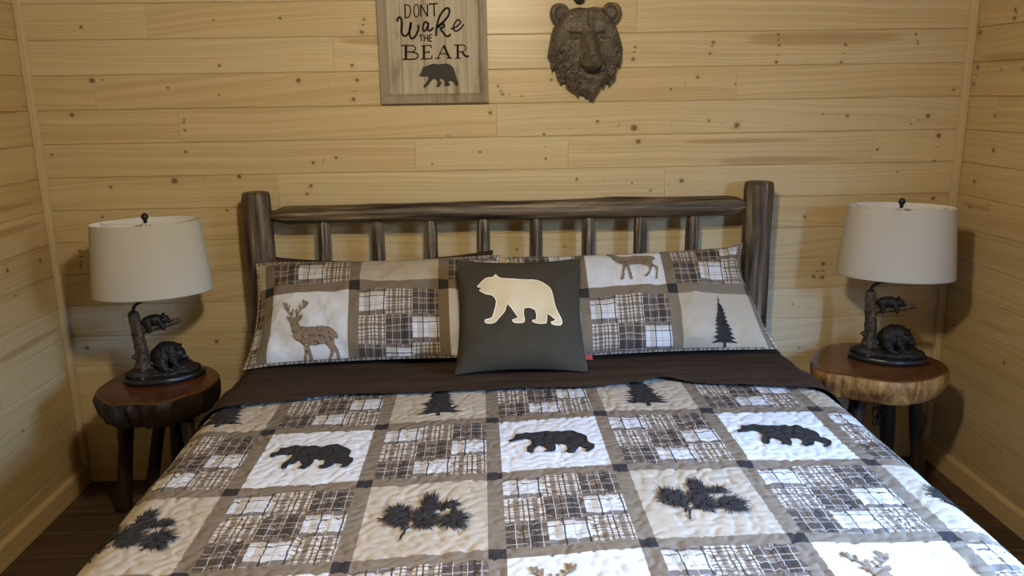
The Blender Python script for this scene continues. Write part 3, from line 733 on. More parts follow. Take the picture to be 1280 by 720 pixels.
bm = bmesh.new(); bm_box(bm, -0.93, 0.95, -2.14, -0.19, 0.345, 0.385, 0.004)
bm_obj('slat_deck', bm, M_TRIM, bed, smooth=False)
bm = bmesh.new(); bm_box(bm, -0.95, 0.97, -2.16, -0.18, 0.386, 0.643, 0.06)
tag(bm_obj('mattress', bm, M_MATT), 'mattress on the log bed under the brown sheet and patchwork quilt', 'mattress')

# bedding surface --------------------------------------------------------
TOP, CX, AW, RC = 0.657, 0.012, 0.955, 0.085
VF, RF = -2.17, 0.085
KA = math.radians(84)
def bed_base(u, v):
    """cross-section of the made bed: flat top, rounded shoulders, hanging sides. u, v arrays (arc length, y)"""
    u = np.asarray(u, float); v = np.asarray(v, float)
    s = np.sign(u - CX); a = np.abs(u - CX)
    t = np.clip((a - AW) / RC, 0, KA); e = np.maximum(a - AW - RC * KA, 0)
    x = np.minimum(a, AW) + RC * np.sin(t) + e * math.cos(KA)
    dz = RC * (1 - np.cos(t)) + e * math.sin(KA)
    tv = np.clip((VF - v) / RF, 0, KA); ev = np.maximum(VF - RF * KA - v, 0)
    y = np.where(v > VF, v, VF - RF * np.sin(tv) - ev * math.cos(KA))
    dzv = RF * (1 - np.cos(tv)) + ev * math.sin(KA)
    hang = np.clip(dz / 0.3, 0, 1)
    x = x + hang * (0.010 * np.sin(v * 7.0 + s) + 0.006 * np.sin(v * 17.0))
    z = np.maximum(TOP - dz - dzv, 0.06)
    P = np.stack([CX + s * x, y, z], -1)
    nx = s * np.sin(t); nz = np.cos(t) * np.cos(tv); ny = -np.sin(tv) * np.cos(t)
    N = np.stack([nx, ny, nz], -1); N /= np.linalg.norm(N, axis=-1, keepdims=True)
    return P, N

class Field:
    """smooth band-limited random field; its zero lines wander like quilting stitches"""
    def __init__(self, wl, n=14, seed=0):
        r = np.random.RandomState(seed)
        a = r.rand(n) * 2 * PI; k = 2 * PI / (wl * r.uniform(0.75, 1.35, n))
        self.k = np.stack([np.cos(a) * k, np.sin(a) * k]); self.p = r.rand(n) * 2 * PI
        self.n = n
    def __call__(self, a, b):
        a = np.asarray(a, float)[..., None]; b = np.asarray(b, float)[..., None]
        return np.sin(a * self.k[0] + b * self.k[1] + self.p).sum(-1) / math.sqrt(self.n / 2)
STITCH = Field(0.052, 16, 5)
LOFT = Field(0.30, 10, 9)
def pucker(a, b, amp):
    f = np.minimum(np.abs(STITCH(a, b)) / 0.55, 1.0)
    return amp * (f ** 0.55)

COLS0, COLP = -0.0965, 0.3365
ROW0, ROWP = -1.017, 0.374
WK = [-1.6, -1.11, -0.77, -0.433, -0.0965, 0.24, 0.5765, 0.913, 1.25, 1.7]
WV = [-0.050, -0.052, -0.046, -0.027, 0.004, 0.028, 0.026, 0.008, -0.004, -0.01]
def warp(u):
    u = np.asarray(u, float)
    out = np.zeros_like(u)
    for d in np.linspace(-0.14, 0.14, 9): out = out + np.interp(u + d, WK, WV)
    return out / 9
def quilt_pos(u, v, off=0.0):
    yv = v + warp(u)
    P, N = bed_base(u, yv)
    h = pucker(u, v, 0.0075) + 0.0012 * np.clip(LOFT(u, v), -1.5, 1.5) + 0.002 + off
    return P + N * h[..., None]

LAY = ((4, 5, 6), (5, 6, 4), (6, 4, 5))
def classify(a, b, c0, cp, r0, rp, typ, hs=0.02):
    """a across, b up; returns material index and plaid patch coords. typ(col,row)->'P' or material index"""
    ca = (a - c0) / cp; k = math.floor(ca); da = (ca - k) * cp
    rb = (b - r0) / rp; j = math.floor(rb); db = (rb - j) * rp
    ina = da < hs or da > cp - hs; inb = db < hs or db > rp - hs
    if ina and inb: return 1, 0, 0
    if ina or inb: return 0, 0, 0
    t = typ(k, j)
    if t != 'P': return t, 0, 0
    pa = (da - hs) / (cp - 2 * hs) * 3; pb = 3 - (db - hs) / (rp - 2 * hs) * 3
    ia, ib = min(2, int(pa)), min(2, int(pb))
    return LAY[ib][ia], pa, pb
def cut_lines(lo, hi, c0, p, hs, step):
    L = {lo, hi}
    k0 = math.floor((lo - c0) / p) - 1
    for k in range(k0, k0 + int((hi - lo) / p) + 4):
        c = c0 + k * p
        for q in (c - hs, c + hs, *(c + hs + (p - 2 * hs) * i / 3 for i in (1, 2))):
            if lo < q < hi: L.add(q)
    L = sorted(L); out = []
    for a, b in zip(L[:-1], L[1:]):
        n = max(1, int(round((b - a) / step)))
        out += [a + (b - a) * i / n for i in range(n)]
    return np.array(out + [hi])

def pattern_grid(us, vs, pos, cls):
    U, Vv = np.meshgrid(us, vs, indexing='ij')
    P = pos(U, Vv).reshape(-1, 3)
    nv = len(vs); F, MI, UV = [], [], []
    for i in range(len(us) - 1):
        for j in range(nv - 1):
            ua, ub, va, vb = us[i], us[i + 1], vs[j], vs[j + 1]
            mi, pa, pb = cls((ua + ub) / 2, (va + vb) / 2)
            F.append((i * nv + j, (i + 1) * nv + j, (i + 1) * nv + j + 1, i * nv + j + 1)); MI.append(mi)
            if mi in (4, 5, 6):
                _, pa0, pb0 = pa_pb(cls, ua, ub, va, vb, pa, pb)
                UV += [(pa0[0], pb0[0]), (pa0[1], pb0[0]), (pa0[1], pb0[1]), (pa0[0], pb0[1])]
            else:
                UV += [(0, 0)] * 4
    return P, F, MI, UV
def pa_pb(cls, ua, ub, va, vb, pa, pb):
    kx, ky = cls.scale
    du, dv = (ub - ua) / 2 * kx, (vb - va) / 2 * ky
    return None, (pa - du, pa + du), (pb + dv, pb - dv)

def in_poly(pts, poly):
    x, y = pts[:, 0], pts[:, 1]
    c = np.zeros(len(pts), bool)
    n = len(poly)
    for i in range(n):
        x1, y1 = poly[i]; x2, y2 = poly[(i + 1) % n]
        if y1 == y2: continue
        m = ((y1 > y) != (y2 > y)) & (x < (x2 - x1) * (y - y1) / (y2 - y1) + x1)
        c ^= m
    return c
def fill_poly(poly, step):
    """constrained triangulation of an outline with interior points, so that it can follow a curved surface"""
    poly = [tuple(map(float, p)) for p in poly]
    A = np.array(poly)
    gx = np.arange(A[:, 0].min() + step / 2, A[:, 0].max(), step); gy = np.arange(A[:, 1].min() + step / 2, A[:, 1].max(), step)
    G = np.array([(x, y) for x in gx for y in gy]) if len(gx) and len(gy) else np.zeros((0, 2))
    if len(G):
        G = G[in_poly(G, poly)]
        if len(G):
            d = np.min(np.linalg.norm(G[:, None, :] - A[None], axis=-1), axis=1)
            G = G[d > step * 0.4]
    n = len(poly)
    vs = [Vector(p) for p in poly] + [Vector(g) for g in G]
    vo, _, fo, _, _, _ = delaunay_2d_cdt(vs, [(i, (i + 1) % n) for i in range(n)], [], 0, 1e-6)
    vo = np.array([(v.x, v.y) for v in vo])
    F = []
    for f in fo:
        c = vo[list(f)].mean(0)
        if in_poly(c[None], poly)[0]: F.append(tuple(f))
    return vo, F
def densify(poly, step):
    out = []
    n = len(poly)
    for i in range(n):
        a, b = np.array(poly[i]), np.array(poly[(i + 1) % n])
        m = max(1, int(np.linalg.norm(b - a) / step))
        out += [tuple(a + (b - a) * k / m) for k in range(m)]
    return out
def smooth_closed(poly, n=3):
    P = [np.array(p, float) for p in poly]; m = len(P); out = []
    for i in range(m):
        p0, p1, p2, p3 = P[i - 1], P[i], P[(i + 1) % m], P[(i + 2) % m]
        for k in range(n):
            t = k / n
            q = 0.5 * ((2 * p1) + (-p0 + p2) * t + (2 * p0 - 5 * p1 + 4 * p2 - p3) * t * t + (-p0 + 3 * p1 - 3 * p2 + p3) * t ** 3)
            out.append(tuple(q))
    return out
def ribbon(path, w, step=0.01, taper=False, closed=False):
    """2-D stroke with width w -> (verts2d, faces)"""
    path = [np.array(p, float) for p in path]
    q = []
    for a, b in zip(path[:-1], path[1:]):
        m = max(1, int(np.linalg.norm(b - a) / step))
        q += [a + (b - a) * k / m for k in range(m)]
    q.append(path[-1]); n = len(q)
    V = []
    for i in range(n):
        t = q[min(i + 1, n - 1)] - q[max(i - 1, 0)]
        if closed and i in (0, n - 1): t = q[1] - q[n - 2]
        t = t / (np.linalg.norm(t) + 1e-12)
        nn = np.array([-t[1], t[0]])
        ww = w / 2 * ((1 - 0.85 * i / (n - 1)) if taper else 1)
        V += [q[i] + nn * ww, q[i] - nn * ww]
    F = [(2 * i, 2 * i + 1, 2 * i + 3, 2 * i + 2) for i in range(n - 1)]
    return np.array(V), F

class Acc:
    def __init__(s): s.V = []; s.F = []; s.M = []; s.UV = []
    def add(s, P, F, mi, uv=None):
        o = len(s.V); s.V += [tuple(p) for p in P]
        F = [tuple(i + o for i in f) for f in F]
        s.F += F
        s.M += list(mi) if hasattr(mi, '__len__') else [mi] * len(F)
        s.UV += list(uv) if uv is not None else [(0, 0)] * sum(len(f) for f in F)

# printed motifs as 2-D outlines --------------------------------------------
def tree_outline(h, w, tiers, seed):
    r = np.random.RandomState(seed)
    L, R = [], []
    for i in range(tiers):
        f = (i + 0.5) / tiers
        y = h * (1 - f) ; ww = w / 2 * (f ** 0.82) * r.uniform(0.88, 1.1)
        for S_, lst in ((-1, L), (1, R)):
            j = r.uniform(0.85, 1.1)
            lst.append((S_ * ww * 0.52 * j, y + h / tiers * 0.45))
            lst.append((S_ * ww * 0.80 * j, y + h / tiers * 0.02))
            lst.append((S_ * ww * j, y - h / tiers * 0.28))
            lst.append((S_ * ww * 0.80 * j, y - h / tiers * 0.26))
    base = h * 0.03
    pts = [(0.0015, h * 1.07)] + R + [(w * 0.18, base), (w * 0.045, base), (w * 0.045, -h * 0.06), (-w * 0.045, -h * 0.06), (-w * 0.045, base), (-w * 0.18, base)] + L[::-1] + [(-0.0015, h * 1.07)]
    return pts
def branch_strokes(seed):
    """needle strokes of a pine branch print, block-local metres (x right, y down)"""
    r = np.random.RandomState(seed)
    S_ = []
    for (b, c, rx, ry, n) in CLUSTERS:
        b, c = np.array(b), np.array(c)
        for i in range(n):
            a = 2 * PI * (i + r.uniform(-.4, .4)) / n
            k = r.uniform(0.80, 1.42)
            e = c + np.array((rx * math.cos(a), ry * math.sin(a))) * k
            m_ = b * 0.35 + c * 0.65
            s0 = m_ + (e - m_) * r.uniform(0.0, 0.5)
            if np.linalg.norm(e - s0) > 0.008:
                S_.append(([s0, e], r.uniform(.0042, .0070), True))
    for t in (TW_A, TW_B, TW_C, TW_D):
        S_.append((smooth_path(t, 6), .0035, False))
    S_.append((smooth_path(TW_S, 6), .0058, False))
    return S_
# ------------------------------------------------------------------ quilt
def quilt_cls(u, v):
    k0 = COLS0 - 2 * COLP
    def typ(k, j):
        kk = k - 2                      # k index 0 = column starting at -0.0965
        row = -j
        even = (kk % 2 == 0)
        if row % 2 == 0:
            return 'P' if even else 3
        return 2 if even else 'P'
    return classify(u, v, k0, COLP, ROW0, ROWP, typ)
quilt_cls.scale = (3 / (COLP - .04), 3 / (ROWP - .04))
us = cut_lines(-1.36, 1.38, COLS0, COLP, 0.02, 0.0065)
vs = cut_lines(-2.40, -0.695, ROW0, ROWP, 0.02, 0.0065)
acc = Acc()
P, F, MI, UV = pattern_grid(us, vs, quilt_pos, quilt_cls)
acc.add(P, F, MI, UV)
def quilt_motif(poly2d, ou, ov, mi, flip=False, step=0.0045, off=0.0042):
    """poly in block metres, x right, y down from the block's top-left inner corner"""
    pl = [(ou + x, ov - y) for x, y in poly2d]
    vo, F = fill_poly(densify(pl, 0.008), step)
    P = quilt_pos(vo[:, 0], vo[:, 1], off)
    acc.add(P, F, mi)
def quilt_stroke(path, w, taper, ou, ov, mi, off):
    vo, F = ribbon(path, w, 0.005, taper)
    P = quilt_pos(ou + vo[:, 0], ov - vo[:, 1], off)
    acc.add(P, F, mi)
def block_origin(col, row):      # inner top-left corner; col 0 starts at COLS0, row 1 hangs from row line A
    return COLS0 + col * COLP + 0.02, ROW0 - (row - 1) * ROWP - 0.02
for c in (-2, 0, 2):
    ou, ov = block_origin(c, 1)
    quilt_motif(smooth_closed(QBEAR, 2), ou, ov, 7)
    ou, ov = block_origin(c, 3)
    ty = lambda p: (p[0] - 0.02, -p[1] - 0.02)
    quilt_motif([ty(p) for p in smooth_closed(DEER, 2)], ou, ov, 8)
    for A_ in ANTS:
        quilt_stroke([ty(p) for p in smooth_path(A_, 5)], 0.0075, False, ou, ov, 8, 0.0030)
for i, c in enumerate((-3, -1, 1, 3)):
    ou, ov = block_origin(c, 0)
    tr = [(COLP / 2 - 0.022 + x, 0.285 - min(y, 0.200)) for x, y in tree_outline(0.30, 0.150, 14, 4 + i)]
    quilt_motif(tr, ou, ov, 7, off=0.0028)
    ou, ov = block_origin(c, 2)
    for k, (p, w, tp) in enumerate(branch_strokes(3)):
        quilt_stroke(p, w, tp, ou, ov, 7, 0.0036 + 0.00001 * (k % 40))
quilt = mesh_obj('patchwork_quilt', acc.V, acc.F, FAB, midx=acc.M, uvs=acc.UV)
tag(quilt, 'patchwork quilt of bear, pine and plaid blocks spread over the bed', 'quilt')

# brown top sheet folded over the head end of the quilt --------------------
FX = [-1.45, -1.10, -0.95, -0.801, -0.665, -0.455, -0.135, 0.08, 0.299, 0.42, 0.50, 0.58, 0.64, 0.779, 0.929, 1.03, 1.2, 1.45]
FY = [-0.93, -0.905, -0.880, -0.840, -0.806, -0.790, -0.790, -0.785, -0.774, -0.755, -0.732, -0.765, -0.795, -0.812, -0.846, -0.880, -0.90, -0.92]
def fold_y(u):
    out = 0
    for d in np.linspace(-0.03, 0.03, 5): out = out + np.interp(u + d, FX, FY)
    return out / 5
WR1 = Field(0.16, 12, 21); WR2 = Field(0.07, 12, 22)
us = np.linspace(-1.36, 1.38, 220)
tt = np.concatenate([np.linspace(0, 0.94, 60), np.linspace(0.95, 1.0, 9)])
def sheet_pos(U, T_, under=False):
    ye = fold_y(U)
    y = -0.172 + (ye + 0.172) * T_
    P, N = bed_base(U, y)
    lift = 0.0120 + 0.0120 * np.clip((T_ - 0.62) / 0.12, 0, 1) + 0.010 * np.exp(-((U - 0.50) / 0.07) ** 2) * np.clip((T_ - 0.8) / 0.2, 0, 1)
    wr = np.clip(0.0024 * WR1(U * 0.45, y * 1.6) + 0.0009 * WR2(U * 0.5, y * 1.5), -0.0035, 0.0035)
    h = lift + wr
    if under:
        h = h - 0.004
        y2 = y + 0.006 * np.clip((T_ - 0.9) / 0.1, 0, 1)
        P, N = bed_base(U, y2)
    return P + N * h[..., None]
U, T_ = np.meshgrid(us, tt, indexing='ij')
A_ = sheet_pos(U, T_).reshape(-1, 3); B_ = sheet_pos(U, T_, True).reshape(-1, 3)
n1, n2 = len(us), len(tt); F = []
for i in range(n1 - 1):
    for j in range(n2 - 1):
        a = i * n2 + j
        F.append((a, a + 1, a + n2 + 1, a + n2))
        F.append((n1 * n2 + a, n1 * n2 + a + n2, n1 * n2 + a + n2 + 1, n1 * n2 + a + 1))
    a = i * n2 + n2 - 1
    F.append((a, n1 * n2 + a, n1 * n2 + a + n2, a + n2))
    a = i * n2
    F.append((a, a + n2, n1 * n2 + a + n2, n1 * n2 + a))
sheet = mesh_obj('bed_sheet', np.concatenate([A_, B_]), F, M_SHEET)
tag(sheet, 'dark brown sheet folded over the top of the patchwork quilt', 'sheet')

# ------------------------------------------------------------------ pillows
class Pillow:
    def __init__(s, W, H, th, M, pull=(0.035, 0.03), pw=2.4, q=0.62, sag=0.18, pk=0.0, seed=0, corner=0.0, wr=0.004):
        s.W, s.H, s.th, s.M = W, H, th, M
        s.pull, s.pw, s.q, s.sag, s.pk, s.corner, s.wr = pull, pw, q, sag, pk, corner, wr
        s.f1 = Field(0.22, 10, seed + 40); s.f2 = Field(0.09, 10, seed + 41)
        s.extra = None
    def local(s, S_, T_, side):
        """S_,T_ in [-1,1]; x across, y up, z towards the viewer"""
        x = s.W / 2 * S_ * (1 - s.pull[0] * (1 - T_ ** 2) * np.abs(S_) ** 2)
        y = s.H / 2 * T_ * (1 - s.pull[1] * (1 - S_ ** 2) * np.abs(T_) ** 2)
        e = np.maximum((1 - np.abs(S_) ** s.pw) * (1 - np.abs(T_) ** s.pw), 0) ** s.q
        d = s.th * e * (1 - s.sag * T_)
        edge = np.minimum(np.minimum(1 - np.abs(S_), 1 - np.abs(T_)) * 6, 1)
        a, b = x, y
        d = d + s.wr * (s.f1(a, b) + 0.5 * s.f2(a, b)) * edge
        rad = s.f2(np.abs(a) * 0.6, b * 0.6)
        cw = np.clip((np.abs(S_) + np.abs(T_) - 1.35) / 0.5, 0, 1)
        d = d + 0.006 * cw * rad * edge
        if s.pk: d = d + pucker(a + 3.1, b, s.pk) * edge
        z = d if side > 0 else -d * 0.9
        if s.extra is not None: x, y, z = s.extra(x, y, z, S_, T_)
        return np.stack([x, y, z], -1)
    def world(s, S_, T_, side=1, off=0.0):
        S_ = np.asarray(S_, float); T_ = np.asarray(T_, float)
        P = s.local(S_, T_, side)
        if off:
            e = 1e-3
            Px = s.local(np.clip(S_ + e, -1, 1), T_, side) - s.local(np.clip(S_ - e, -1, 1), T_, side)
            Py = s.local(S_, np.clip(T_ + e, -1, 1), side) - s.local(S_, np.clip(T_ - e, -1, 1), side)
            N = np.cross(Px, Py); N /= (np.linalg.norm(N, axis=-1, keepdims=True) + 1e-12)
            P = P + N * off
        R = np.array(s.M)[:3, :3]; t = np.array(s.M)[:3, 3]
        return P @ R.T + t
def lean_matrix(bottom, lean, roll=0.0, yaw=0.0, H=0.5):
    """pillow standing on its lower edge at `bottom`, leaning back by `lean` radians"""
    # local axes: x right, y up the pillow, z towards the viewer (-Y)
    B = Matrix(((1, 0, 0, 0), (0, 0, -1, 0), (0, 1, 0, 0), (0, 0, 0, 1)))
    return Matrix.Translation(bottom) @ Matrix.Rotation(yaw, 4, 'Z') @ Matrix.Rotation(-lean, 4, 'X') @ B @ Matrix.Rotation(roll, 4, 'Z') @ Matrix.Translation((0, H / 2, 0))
def back_faces(pl, acc, us, vs, mi):
    U, Vv = np.meshgrid(us, vs, indexing='ij')
    P = pl.world(U, Vv, -1).reshape(-1, 3); nv = len(vs)
    acc.add(P, [(i * nv + j, i * nv + j + 1, (i + 1) * nv + j + 1, (i + 1) * nv + j) for i in range(len(us) - 1) for j in range(nv - 1)], mi)

def sham(name, label, W, s_off, bottom, lean, roll, yaw, types, seed, extra=None, th=0.070, t_lo=-0.300, t_hi=0.142):
    """quilted sham; s metres from its left edge, t metres above the horizontal sash"""
    H = t_hi - t_lo
    pl = Pillow(W, H, th, lean_matrix(bottom, lean, roll, yaw, H), pk=0.0056, seed=seed, pull=(0.045, 0.055), wr=0.005)
    pl.extra = extra
    toS = lambda s_: np.asarray(s_, float) / W * 2 - 1
    toT = lambda t_: (np.asarray(t_, float) - t_lo) / H * 2 - 1
    pos = lambda s_, t_: pl.world(np.clip(toS(s_), -1, 1), np.clip(toT(t_), -1, 1), 1)
    bnd = 0.012
    def cls(a, b):
        if a < bnd or a > W - bnd or b < t_lo + 0.006 or b > t_hi - bnd:
            return 5, a * 9, b * 9
        return classify(a, b, s_off, COLP, 0.0, ROWP, lambda k, j: types(k, j))
    cls.scale = quilt_cls.scale
    us = np.array(sorted(set(cut_lines(0.0, W, s_off, COLP, 0.02, 0.0075)) | {bnd, W - bnd}))
    vs = np.array(sorted(set(cut_lines(t_lo, t_hi, 0.0, ROWP, 0.02, 0.0075)) | {t_lo + 0.006, t_hi - bnd}))
    acc = Acc()
    P, F, MI, UV = pattern_grid(us, vs, pos, cls)
    acc.add(P, F, MI, UV)
    back_faces(pl, acc, np.linspace(-1, 1, 60), np.linspace(-1, 1, 40), 3)
    acc.pl = pl
    def front(s_, t_, off): return pl.world(np.clip(toS(s_), -1, 1), np.clip(toT(t_), -1, 1), 1, off)
    acc.front = front; acc.lim = (bnd, W - bnd, t_lo + bnd, t_hi - bnd)
    acc.name, acc.label = name, label
    return acc
def sham_poly(acc, poly, mi, off=0.0040):
    vo, F = fill_poly(densify(poly, 0.006), 0.004)
    acc.add(acc.front(vo[:, 0], vo[:, 1], off), F, mi)
def sham_stroke(acc, path, w, mi, taper=False, off=0.0040):
    vo, F = ribbon(path, w, 0.005, taper)
    lo, hi, tl, th_ = acc.lim
    ok = (vo[:, 1] < th_) & (vo[:, 1] > tl) & (vo[:, 0] > lo) & (vo[:, 0] < hi)
    F = [f for f in F if all(ok[i] for i in f)]
    acc.add(acc.front(vo[:, 0], vo[:, 1], off), F, mi)
def sham_done(acc, group):
    o = mesh_obj(acc.name, acc.V, acc.F, FAB, midx=acc.M, uvs=acc.UV)
    tag(o, acc.label, 'pillow', group)
    return o

# left sham: col line 0 sits 6 cm from its left edge
def tl(k, j):
    if j == 0: return {-1: 3, 0: 'P', 1: 3, 2: 'P'}.get(k, 3)
    return {-1: 'P', 0: 2, 1: 'P', 2: 2}.get(k, 2)
def ear_left(x, y, z, S_, T_):
    # soft, drooping outer corners
    f = np.clip((-S_ - 0.80) / 0.2, 0, 1)
    x = x - 0.012 * f * (T_ < 0) * np.abs(T_) ** 2
    z = z - 0.02 * f
    return x, y, z
SH_L = sham('quilted_sham', 'quilted pillow sham with a stag block, left side of headboard', 0.955, 0.060, (-0.515, -0.490, 0.684), math.radians(40), 0.0, math.radians(2), tl, 1, ear_left, t_lo=-0.290, t_hi=0.150)
for p, s0 in ((DEER, 0.060),):
    sham_poly(SH_L, [(s0 + x, y) for x, y in smooth_closed(p, 2)], 8)
for A_ in ANTS:
    sham_stroke(SH_L, [(0.060 + x, y) for x, y in smooth_path(A_, 5)], 0.0062, 8)
for k, (p, w, tp) in enumerate(branch_strokes(3)):
    sham_stroke(SH_L, [(0.060 + COLP + 0.02 + x, 0.02 + 0.41 - y) for x, y in p], w, 7, tp, 0.0042 + 0.00001 * (k % 40))
sham_done(SH_L, 'quilted pillow shams')
def trr(k, j):
    if j == 0: return {-1: 'P', 0: 2, 1: 'P', 2: 'P'}.get(k, 2)
    return {-1: 3, 0: 'P', 1: 3, 2: 3}.get(k, 3)
def ear_right(x, y, z, S_, T_):
    f = np.clip((S_ - 0.80) / 0.2, 0, 1)
    x = x + 0.035 * f * np.clip(-T_, 0, 1) ** 2 - 0.055 * f * np.clip(T_ + 0.2, 0, 1) * np.clip(1.4 - T_, 0, 1)
    y = y + 0.012 * f * np.clip(T_, 0, 1)
    return x, y, z
SH_R = sham('quilted_sham', 'quilted pillow sham with doe and lone pine blocks, right side of headboard', 0.965, 0.285, (0.462, -0.498, 0.687), math.radians(39), math.radians(2.0), math.radians(-2), trr, 5, ear_right, t_lo=-0.236, t_hi=0.204)
sham_poly(SH_R, [(0.285 + x, 0.02 + (y - 0.02) * 0.96) for x, y in smooth_closed(DOE, 2)], 8)
sham_poly(SH_R, [(0.285 + COLP + 0.175 + x, -0.218 + y) for x, y in tree_outline(0.170, 0.108, 11, 31)], 7)
sham_done(SH_R, 'quilted pillow shams')

def plain_pillow(name, label, W, H, th, bottom, lean, roll, yaw, mat, seed, cat='pillow', **kw):
    pl = Pillow(W, H, th, lean_matrix(bottom, lean, roll, yaw, H), seed=seed, **kw)
    acc = Acc()
    n, m = int(W / 0.012), int(H / 0.012)
    S1, T1 = np.linspace(-1, 1, n), np.linspace(-1, 1, m)
    U, Vv = np.meshgrid(S1, T1, indexing='ij')
    acc.add(pl.world(U, Vv, 1).reshape(-1, 3), [(i * m + j, (i + 1) * m + j, (i + 1) * m + j + 1, i * m + j + 1) for i in range(n - 1) for j in range(m - 1)], 0)
    back_faces(pl, acc, S1, T1, 0)
    o = mesh_obj(name, acc.V, acc.F, mat)
    tag(o, label, cat)
    return o, pl
plain_pillow('bed_pillow', 'dark brown pillow peeking out behind the stag sham', 0.86, 0.352, 0.010, (-0.50, -0.172, 0.680), math.radians(0), math.radians(0.6), 0, M_SHEET, 12, pull=(0.03, 0.17), wr=0.005)
cush, CP = plain_pillow('throw_pillow', 'square charcoal throw pillow with a cream bear, in front of the shams', 0.468, 0.448, 0.058, (0.012, -0.668, 0.690), math.radians(38), math.radians(-0.5), 0, M_CUSHION, 15, pull=(0.07, 0.075), q=0.55, wr=0.004)
bp = [(x * 0.94, y * 0.97) for x, y in smooth_closed(CBEAR, 2)]
vo, F = fill_poly(densify(bp, 0.05), 0.045)
mesh_obj('bear_applique', CP.world(vo[:, 0], vo[:, 1], 1, 0.0018), F, M_CREAMAPP, cush)
ring = bp + [bp[0]]
vo, F = ribbon(ring, 0.018, 0.03, closed=True)
ap = mesh_obj('stitching', CP.world(vo[:, 0], vo[:, 1], 1, 0.0030), F, M_CREAMEDGE, cush)
tv = CP.world(np.array([0.985, 0.985, 1.0, 1.0]), np.array([-0.80, -0.72, -0.72, -0.80]), 1)
tv = np.array([tv[0], tv[1], tv[1] + np.array((0.026, -0.004, 0)), tv[0] + np.array((0.026, -0.004, 0))])
tv2 = tv + np.array((0, 0.002, 0))
mesh_obj('fabric_tag', np.concatenate([tv, tv2]), [(3, 2, 1, 0), (4, 5, 6, 7), (0, 1, 5, 4), (1, 2, 6, 5), (2, 3, 7, 6), (3, 0, 4, 7)], M_REDTAG, cush, smooth=False)['label'] = 'small red side tag'

# ------------------------------------------------------------------ wooden sign
SX0, SX1, SZ0, SZ1 = -0.503, -0.077, 1.610, 2.085
sign = thing('wooden_sign', 'framed whitewashed wooden sign with lettering and a bear, on the back wall', 'sign', ((SX0 + SX1) / 2, 0, SZ0))
sx, sz = (SX0 + SX1) / 2, SZ0
LX = lambda x: x - sx
LZ = lambda z: z - sz
fw = 0.036
def mitre(a, b, c, d, y0, y1, lip):
    """frame bar from outer edge a-b to inner edge d-c, stepped towards the inside"""
    V = []
    for (p, yy) in ((a, y0), (b, y0), (c, y0), (d, y0)): V.append((p[0], yy, p[1]))
    m1 = [(d[0] + (a[0] - d[0]) * .28, d[1] + (a[1] - d[1]) * .28), (c[0] + (b[0] - c[0]) * .28, c[1] + (b[1] - c[1]) * .28)]
    for (p, yy) in ((a, y1), (b, y1), (m1[1], y1), (m1[0], y1), (c, y1 + lip), (d, y1 + lip)): V.append((p[0], yy, p[1]))
    F = [(0, 1, 2, 3), (4, 7, 6, 5), (7, 9, 8, 6), (0, 4, 5, 1), (3, 2, 8, 9), (0, 3, 9, 7, 4), (1, 5, 6, 8, 2)]
    return V, F
o_ = [(LX(SX0), 0.0), (LX(SX1), 0.0), (LX(SX1), LZ(SZ1)), (LX(SX0), LZ(SZ1))]
i_ = [(LX(SX0) + fw, fw), (LX(SX1) - fw, fw), (LX(SX1) - fw, LZ(SZ1) - fw), (LX(SX0) + fw, LZ(SZ1) - fw)]
for k in range(4):
    V, F = mitre(o_[k], o_[(k + 1) % 4], i_[(k + 1) % 4], i_[k], -0.001, -0.030, 0.008)
    bm = bmesh.new(); vs_ = [bm.verts.new(v) for v in V]
    for f in F: bm.faces.new([vs_[i] for i in f])
    ob = bm_obj('frame_bar', bm, M_FRAME, sign, smooth=False)
bm = bmesh.new()
xa, xb = LX(SX0) + fw * .7, LX(SX1) - fw * .7
cuts = [xa, xa + 0.062, xa + 0.150, xa + 0.235, xa + 0.318, xb]
for a, b in zip(cuts[:-1], cuts[1:]):
    bm_box(bm, a + .0007, b - .0007, -0.016, -0.004, fw * .7, LZ(SZ1) - fw * .7, 0.0012)
bm_obj('board_panel', bm, M_SIGN, sign, smooth=False)
def extrude2d(vo, F, y0, y1):
    """flat shape in x,z given a thickness between y0 (front) and y1"""
    n = len(vo)
    V = [(x, y0, z) for x, z in vo] + [(x, y1, z) for x, z in vo]
    E = {}
    for f in F:
        for a, b in zip(f, f[1:] + f[:1]):
            E[(a, b)] = 1
    G = [tuple(f) for f in F] + [tuple(i + n for i in f[::-1]) for f in F]
    for (a, b) in list(E):
        if (b, a) not in E: G.append((b, a, a + n, b + n))
    return V, G
parts = []
for w, path in LETTERS:
    p = smooth_path(path, 5) if len(path) > 4 else [np.array(q) for q in path]
    vo, F = ribbon([(LX(x), LZ(z)) for x, z in p], max(w * 1.55, 0.0042), 0.004)
    parts.append(extrude2d(vo, F, -0.0178, -0.0165))
V, F = merge(*parts)
mesh_obj('lettering', V, F, M_INK, sign, smooth=False)
vo, F = fill_poly([(LX(x), LZ(z)) for x, z in smooth_closed(SBEAR, 2)], 0.02)
V, F = extrude2d(vo, F, -0.021, -0.0165)
mesh_obj('bear_cutout', V, F, M_SIGNBEAR, sign, smooth=False)['label'] = 'dark grey walking bear shape'

